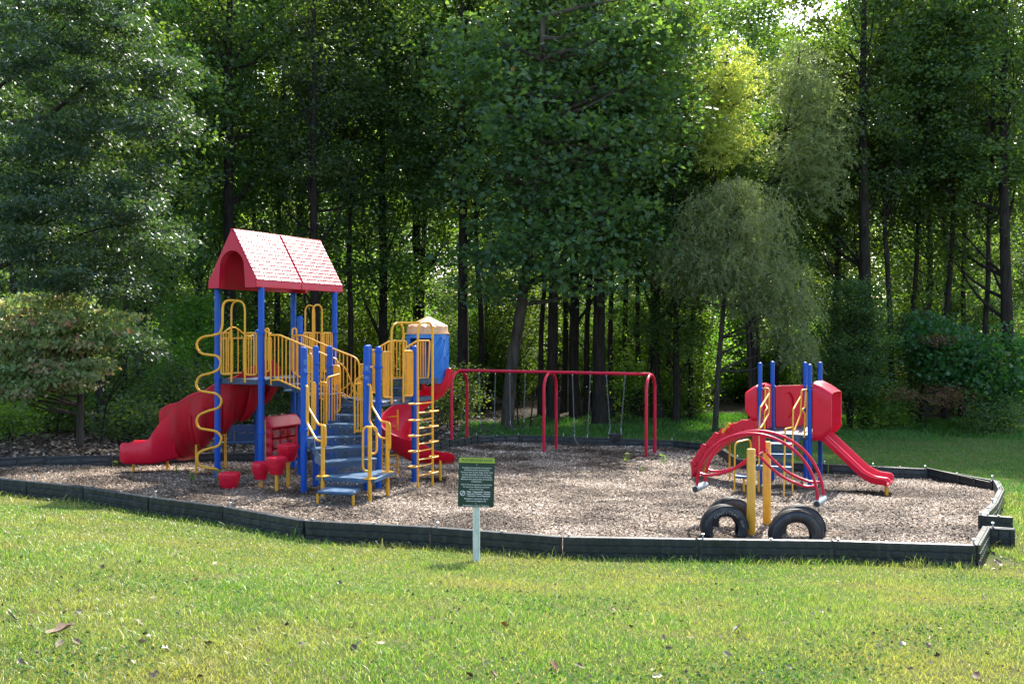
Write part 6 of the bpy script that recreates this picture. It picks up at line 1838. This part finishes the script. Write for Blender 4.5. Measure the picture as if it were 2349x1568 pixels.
def blades(x, y, z, h, wd, mat, name, lean=0.5):
    n = len(x)
    a = R.uniform(0, 2 * PI, n); b_ = R.uniform(0, 2 * PI, n)
    side = np.stack([np.cos(a), np.sin(a), np.zeros(n)], 1) * (wd / 2)[:, None]
    ld = np.stack([np.cos(b_), np.sin(b_), np.zeros(n)], 1) * (h * lean * R.uniform(0.2, 1.3, n))[:, None]
    P = np.stack([x, y, z], 1); U = np.array([0, 0, 1.0])
    mid = P + U * (h * 0.6)[:, None] + ld * 0.4
    tip = P + U * (h * R.uniform(0.75, 1.0, n))[:, None] + ld
    V = np.stack([P - side, P + side, mid + side * 0.75, mid - side * 0.75, tip], 1).reshape(-1, 3)
    i = np.arange(n) * 5
    F = np.concatenate([np.stack([i, i + 1, i + 2], 1), np.stack([i, i + 2, i + 3], 1), np.stack([i + 3, i + 2, i + 4], 1)])
    rv = R.uniform(0, 1, n)
    return fast_mesh(name, V, F, mat, np.tile(rv, 3))

# foreground lawn
def sample_lawn(n, y0, y1):
    Y = (R.uniform(0, 1, n) * (y1 ** 0.6 - y0 ** 0.6) + y0 ** 0.6) ** (1 / 0.6)
    X = R.uniform(-0.56, 0.56, n) * (Y + 1.8)
    return X, Y
X, Y = sample_lawn(440000, 4.3, 21)
ok = (Y < yfront(X) - 0.07) | ((X > 6.9) & (~in_poly(X, Y)))
ok &= (Y > 4.2)
X, Y = X[ok], Y[ok]
clump = 0.5 + 0.5 * np.sin(X * 2.3 + np.sin(Y * 1.9) * 2) * np.sin(Y * 2.7 + np.sin(X * 1.3) * 2)
h = R.uniform(0.02, 0.055, len(X)) * (0.7 + 0.6 * clump)
tuft = (np.sin(X * 5.3 + 1.7 * np.sin(Y * 3.1)) * np.sin(Y * 4.7 + 1.9 * np.sin(X * 2.9)) > 0.72)
h[tuft] *= R.uniform(1.1, 1.9, tuft.sum())
nb_ = (yfront(X) - Y < 0.4) & (R.uniform(0, 1, len(X)) < 0.6)
h[nb_] *= R.uniform(1.0, 2.6, nb_.sum())
wd = R.uniform(0.0035, 0.0065, len(X)) * np.maximum(1.0, Y / 9.0)
me = blades(X, Y, terrain(X, Y) - 0.004, h, wd, G_lawn, 'lawn_grass', 1.0)
lawn = bpy.data.objects.new('lawn_grass', me); COL.objects.link(lawn); tag(lawn, 'sunlit mown lawn grass in the foreground', 'grass', kind='stuff')
# far grass: lawn beyond the right border and the taller shaded grass by the wood
n = 260000
Y = R.uniform(19.5 ** 0.5, 50 ** 0.5, n) ** 2
X = R.uniform(-0.56, 0.60, n) * (Y + 3)
ok = ~in_poly(X, Y) & (Y > yfront(X) + 1.5) & ((Y - 0.75 * X) < 43 + R.normal(0, 1.2, n))
ok &= ~((X < -2) & ((Y - 1.3 * X) > 33 + R.normal(0, 1.5, n)))
X, Y = X[ok], Y[ok]
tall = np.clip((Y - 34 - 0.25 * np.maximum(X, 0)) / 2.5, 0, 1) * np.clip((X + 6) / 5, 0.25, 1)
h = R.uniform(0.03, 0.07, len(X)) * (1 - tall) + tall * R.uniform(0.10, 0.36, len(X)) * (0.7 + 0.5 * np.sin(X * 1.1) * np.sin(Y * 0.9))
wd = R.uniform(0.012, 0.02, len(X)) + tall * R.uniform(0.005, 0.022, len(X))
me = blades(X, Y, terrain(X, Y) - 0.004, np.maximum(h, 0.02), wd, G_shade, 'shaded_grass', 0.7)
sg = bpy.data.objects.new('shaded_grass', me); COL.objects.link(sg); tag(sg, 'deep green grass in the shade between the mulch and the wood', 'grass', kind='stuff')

# wood chips
def flakes(x, y, z, L, ratio, mat, name, tilt=0.45):
    n = len(x)
    a = R.uniform(0, 2 * PI, n)
    T = np.stack([np.cos(a), np.sin(a), R.normal(0, tilt * 0.6, n)], 1); T = unit(T)
    Nn = np.stack([R.normal(0, tilt, n), R.normal(0, tilt, n), np.ones(n)], 1)
    B = unit(np.cross(Nn, T)); C = np.stack([x, y, z], 1)
    l = L[:, None]; w_ = l * ratio[:, None]
    s1 = R.uniform(0.5, 1.0, (n, 1)); s2 = R.uniform(0.5, 1.0, (n, 1))
    V = np.stack([C - T * l / 2 - B * w_ / 2 * s1, C - T * l / 2 * s2 + B * w_ / 2, C + T * l / 2 + B * w_ / 2 * s2, C + T * l / 2 * s1 - B * w_ / 2], 1).reshape(-1, 3)
    return fast_mesh(name, V, np.arange(n * 4).reshape(n, 4), mat, R.uniform(0, 1, n))
m, t, b, o = nm('wood_chip')
at = N(t, 'ShaderNodeAttribute'); at.attribute_name = 'rnd'
r1 = ramp(t, at.outputs['Fac'], [(0, (0.05, 0.032, 0.022)), (0.3, (0.13, 0.09, 0.062)), (0.58, (0.33, 0.25, 0.175)), (0.86, (0.66, 0.53, 0.40)), (1, (0.80, 0.69, 0.55))])
tc = N(t, 'ShaderNodeTexCoord'); n1 = N(t, 'ShaderNodeTexNoise'); setin(n1, Scale=0.55, Detail=5.0, Roughness=0.6); t.links.new(tc.outputs['Object'], n1.inputs['Vector'])
r2 = ramp(t, n1.outputs['Fac'], [(0.42, (0.22, 0.18, 0.14)), (0.51, (0.66, 0.62, 0.57)), (0.6, (1.0, 1.0, 1.0))])
mx = N(t, 'ShaderNodeMixRGB', blend_type='MULTIPLY'); mx.inputs[0].default_value = 1
t.links.new(r1.outputs[0], mx.inputs[1]); t.links.new(r2.outputs[0], mx.inputs[2]); t.links.new(mx.outputs[0], b.inputs['Base Color'])
b.inputs['Roughness'].default_value = 0.75
M_chip = m
n = 480000
Y = R.uniform(13 ** 0.35, 33 ** 0.35, n) ** (1 / 0.35); X = R.uniform(-0.56, 0.56, n) * Y
ok = in_poly(X, Y) & (R.uniform(0, 1, n) > 0.85 * worn(X, Y)); X, Y = X[ok], Y[ok]
L_ = R.uniform(0.013, 0.042, len(X)) * np.maximum(1, Y / 20); big = R.uniform(0, 1, len(X)) < 0.03; L_[big] *= 1.8
me = flakes(X, Y, bedz(X, Y) + R.uniform(0.0, 0.022, len(X)), L_, R.uniform(0.25, 0.7, len(X)), M_chip, 'wood_chips')
ch = bpy.data.objects.new('wood_chips', me); COL.objects.link(ch); tag(ch, 'loose pale and brown wood chips covering the play area', 'wood chips', kind='stuff')

# fallen leaves
m, t, b, o = nm('dry_leaf')
oi = N(t, 'ShaderNodeObjectInfo')
r1 = ramp(t, oi.outputs['Random'], [(0, (0.07, 0.04, 0.025)), (0.35, (0.16, 0.09, 0.055)), (0.7, (0.30, 0.21, 0.15)), (0.9, (0.42, 0.34, 0.27)), (1, (0.40, 0.13, 0.03))])
tc = N(t, 'ShaderNodeTexCoord'); n1 = N(t, 'ShaderNodeTexNoise'); setin(n1, Scale=30.0, Detail=4.0); t.links.new(tc.outputs['Object'], n1.inputs['Vector'])
r2 = ramp(t, n1.outputs['Fac'], [(0.3, (0.55, 0.5, 0.45)), (0.7, (1.2, 1.2, 1.2))])
mx = N(t, 'ShaderNodeMixRGB', blend_type='MULTIPLY'); mx.inputs[0].default_value = 1; t.links.new(r1.outputs[0], mx.inputs[1]); t.links.new(r2.outputs[0], mx.inputs[2])
t.links.new(mx.outputs[0], b.inputs['Base Color']); b.inputs['Roughness'].default_value = 0.6
M_dry = m
def leaf_variant(seed):
    r_ = random.Random(seed)
    out = []
    npt = 18; V_ = [(0, 0, 0.0)]; F_ = []
    cur = r_.uniform(0.9, 2.2); cur2 = r_.uniform(-0.8, 0.8)
    for k in range(npt):
        a = 2 * PI * k / npt
        rr = 0.5 * (0.72 + 0.28 * abs(math.cos(2.5 * a))) * r_.uniform(0.88, 1.1)
        x, y = rr * math.cos(a) * 1.15, rr * math.sin(a) * 0.8
        V_.append((x * 0.5, y * 0.5, cur * (y * 0.5) ** 2 + cur2 * (x * .5) ** 2)); 
    for k in range(npt):
        V_.append((V_[1 + k][0] * 1.95, V_[1 + k][1] * 1.75, (cur * 2.6 * V_[1 + k][1] ** 2 + cur2 * V_[1 + k][0] ** 2 * 3 + r_.uniform(-0.02, 0.02))))
    for k in range(npt):
        q = (k + 1) % npt
        F_.append((0, 1 + k, 1 + q)); F_.append((1 + k, 1 + npt + k, 1 + npt + q, 1 + q))
    return MB().add(V_, F_).mesh('fallen_leaf', M_dry, 60)
LV = [leaf_variant(s) for s in range(5)]
M_orange = plastic('orange_leaf', (0.45, 0.12, 0.02), 0.5, 0.2, 30.0); M_greyleaf = plastic('grey_leaf', (0.24, 0.21, 0.18), 0.6, 0.2, 30.0); M_brownleaf = plastic('brown_leaf', (0.17, 0.10, 0.06), 0.55, 0.3, 30.0); M_redleaf = plastic('dark_red_leaf', (0.16, 0.02, 0.015), 0.5, 0.2, 30.0)
rl = random.Random(9)
def lawn_hit(u, v):
    y = 4.0
    for _ in range(400):
        x = (u - CX) / FOC * y; z = CAMZ + (HY - v) / FOC * y
        if z <= float(terrain(x, y)): break
        y += 0.04
    return Vector((x, y, float(terrain(x, y))))
def fallen(p, size, me_, label, group, mat=None, tilt=0.8):
    if mat:
        me_ = me_.copy(); me_.materials.clear(); me_.materials.append(mat)
    o = bpy.data.objects.new('fallen_leaf', me_); COL.objects.link(o)
    o.location = p + UP * (0.012 + 0.12 * size); o.rotation_euler = (rl.uniform(-tilt, tilt), rl.uniform(-tilt, tilt), rl.uniform(0, 6.28)); o.scale = (size,) * 3
    tag(o, label, 'leaf', group)
fallen(lawn_hit(140, 1460), 0.17, LV[0], 'large curled brown leaf at the lower left of the lawn', 'fallen leaves on the lawn', M_brownleaf, 0.7)
fallen(lawn_hit(28, 1425), 0.12, LV[1], 'narrow grey leaf near the left edge of the lawn', 'fallen leaves on the lawn', M_greyleaf)
fallen(lawn_hit(1157, 1440), 0.07, LV[2], 'small bright orange leaf in the middle of the lawn', 'fallen leaves on the lawn', M_orange)
fallen(lawn_hit(1272, 1540), 0.08, LV[3], 'dark red leaf at the bottom of the lawn', 'fallen leaves on the lawn', M_redleaf)
fallen(lawn_hit(85, 1137), 0.16, LV[4], 'orange brown leaf by the left end of the front border', 'fallen leaves on the lawn', M_orange)
fallen(lawn_hit(1690, 1450), 0.10, LV[0], 'pale curled leaf in the right half of the lawn', 'fallen leaves on the lawn', M_greyleaf)
for i in range(150):
    u = rl.uniform(0, 2349); v = rl.uniform(1290, 1565) if rl.random() < 0.8 else rl.uniform(1180, 1330)
    if v < 1170 + max(0, (u - 300)) * 0.09: continue
    p = lawn_hit(u, v)
    if p.y > float(yfront(p.x)) - 0.15: continue
    fallen(p, rl.uniform(0.025, 0.07), rl.choice(LV), 'small dry leaf in the lawn grass, %s of the sign post' % ('left' if u < 1092 else 'right'), 'fallen leaves on the lawn')
for i in range(26):     # heap of leaves by the near right corner
    p = G(rl.uniform(2245, 2330), rl.uniform(1262, 1308)); p.z = gz(p.x, p.y)
    fallen(p, rl.uniform(0.04, 0.08), rl.choice(LV), 'dry leaf in the drift by the near right corner of the border', 'fallen leaves by the corner')

# clover and broad weeds in patches
n = 60000
X, Y = sample_lawn(n, 4.3, 16)
pat = np.sin(X * 0.9 + 2.1 * np.sin(Y * 0.5)) * np.sin(Y * 1.1 + 1.7 * np.sin(X * 0.7 + 1))
ok = (Y < yfront(X) - 0.15) & (pat > 0.45 + R.uniform(0, 0.4, n)); X, Y = X[ok], Y[ok]
V, F = leaf_quads(np.stack([X, Y, terrain(X, Y) + R.uniform(0.012, 0.04, len(X))], 1), R.uniform(0.014, 0.03, len(X)), 0.8, None, 1.2)
me = fast_mesh('clover', V, F, L_clover, R.uniform(0, 1, len(X)))
cv = bpy.data.objects.new('clover', me); COL.objects.link(cv); tag(cv, 'small clover and weed leaves in patches of the lawn', 'clover', kind='stuff')
# crumbs of dead leaf all over the lawn
X, Y = sample_lawn(2800, 4.3, 19); ok = (Y < yfront(X) - 0.1); X, Y = X[ok], Y[ok]
m2_, t, b, o = nm('leaf_crumb'); at = N(t, 'ShaderNodeAttribute'); at.attribute_name = 'rnd'
r1 = ramp(t, at.outputs['Fac'], [(0, (0.03, 0.02, 0.014)), (0.5, (0.10, 0.06, 0.035)), (0.85, (0.22, 0.16, 0.11)), (1, (0.40, 0.33, 0.26))]); t.links.new(r1.outputs[0], b.inputs['Base Color']); b.inputs['Roughness'].default_value = 0.8
me = flakes(X, Y, terrain(X, Y) + R.uniform(0.006, 0.03, len(X)), R.uniform(0.010, 0.036, len(X)), R.uniform(0.35, 0.9, len(X)), m2_, 'leaf_litter', 0.8)
ll = bpy.data.objects.new('leaf_litter', me); COL.objects.link(ll); tag(ll, 'crumbs of dead leaves scattered through the lawn', 'leaf litter', kind='stuff')

n = 30000
Y = R.uniform(22, 46, n); X = R.uniform(-0.56, 0.2, n) * Y
ok = ~in_poly(X, Y) & ((Y - 1.3 * X) > 34); X, Y = X[ok], Y[ok]
me = flakes(X, Y, terrain(X, Y) + R.uniform(0.005, 0.04, len(X)), R.uniform(0.05, 0.14, len(X)), R.uniform(0.4, 0.9, len(X)), m2_, 'woodland_litter', 0.5)
wl = bpy.data.objects.new('woodland_litter', me); COL.objects.link(wl); tag(wl, 'brown leaf litter on the shaded woodland floor at left', 'leaf litter', kind='stuff')

# weeds sprouting in the mulch
def weed(u, v, s, label):
    p = G(u, v); p.z = float(bedz(p.x, p.y))
    root = empty('weed', p, label, 'weed', 'weeds in the mulch')
    n = 26
    C = np.array(p)[None] + np.stack([R.normal(0, 0.05 * s, n), R.normal(0, 0.05 * s, n), R.uniform(0.03, 0.28, n) * s], 1)
    V, F = leaf_quads(C, np.full(n, 0.10 * s) * R.uniform(0.7, 1.2, n), 0.4, None, 0.6)
    link(bpy.data.objects.new('leaves', fast_mesh('leaves', V, F, L_under, R.uniform(0.4, 1, n))), root)
    MB().tube([p - UP * 0.02, p + UP * 0.24 * s], 0.006, 5).build('stem', L_under, root, fix=False)
weed(1440, 1064, 0.95, 'green weed sprouting left of the right swing legs'); weed(1522, 1066, 0.95, 'green weed sprouting just right of the swing frame')
weed(405, 1092, 0.8, 'small green weed under the exit of the big slide'); weed(500, 1109, 0.9, 'low green weed left of the lowest stepping pod'); weed(440, 1110, 0.8, 'flat weed in the shaded mulch left of the pods'); weed(265, 1072, 0.6, 'tiny weed in the mulch near the back left border')
weed(1470, 1090, 0.6, 'tiny green weed in front of the right swing bay')
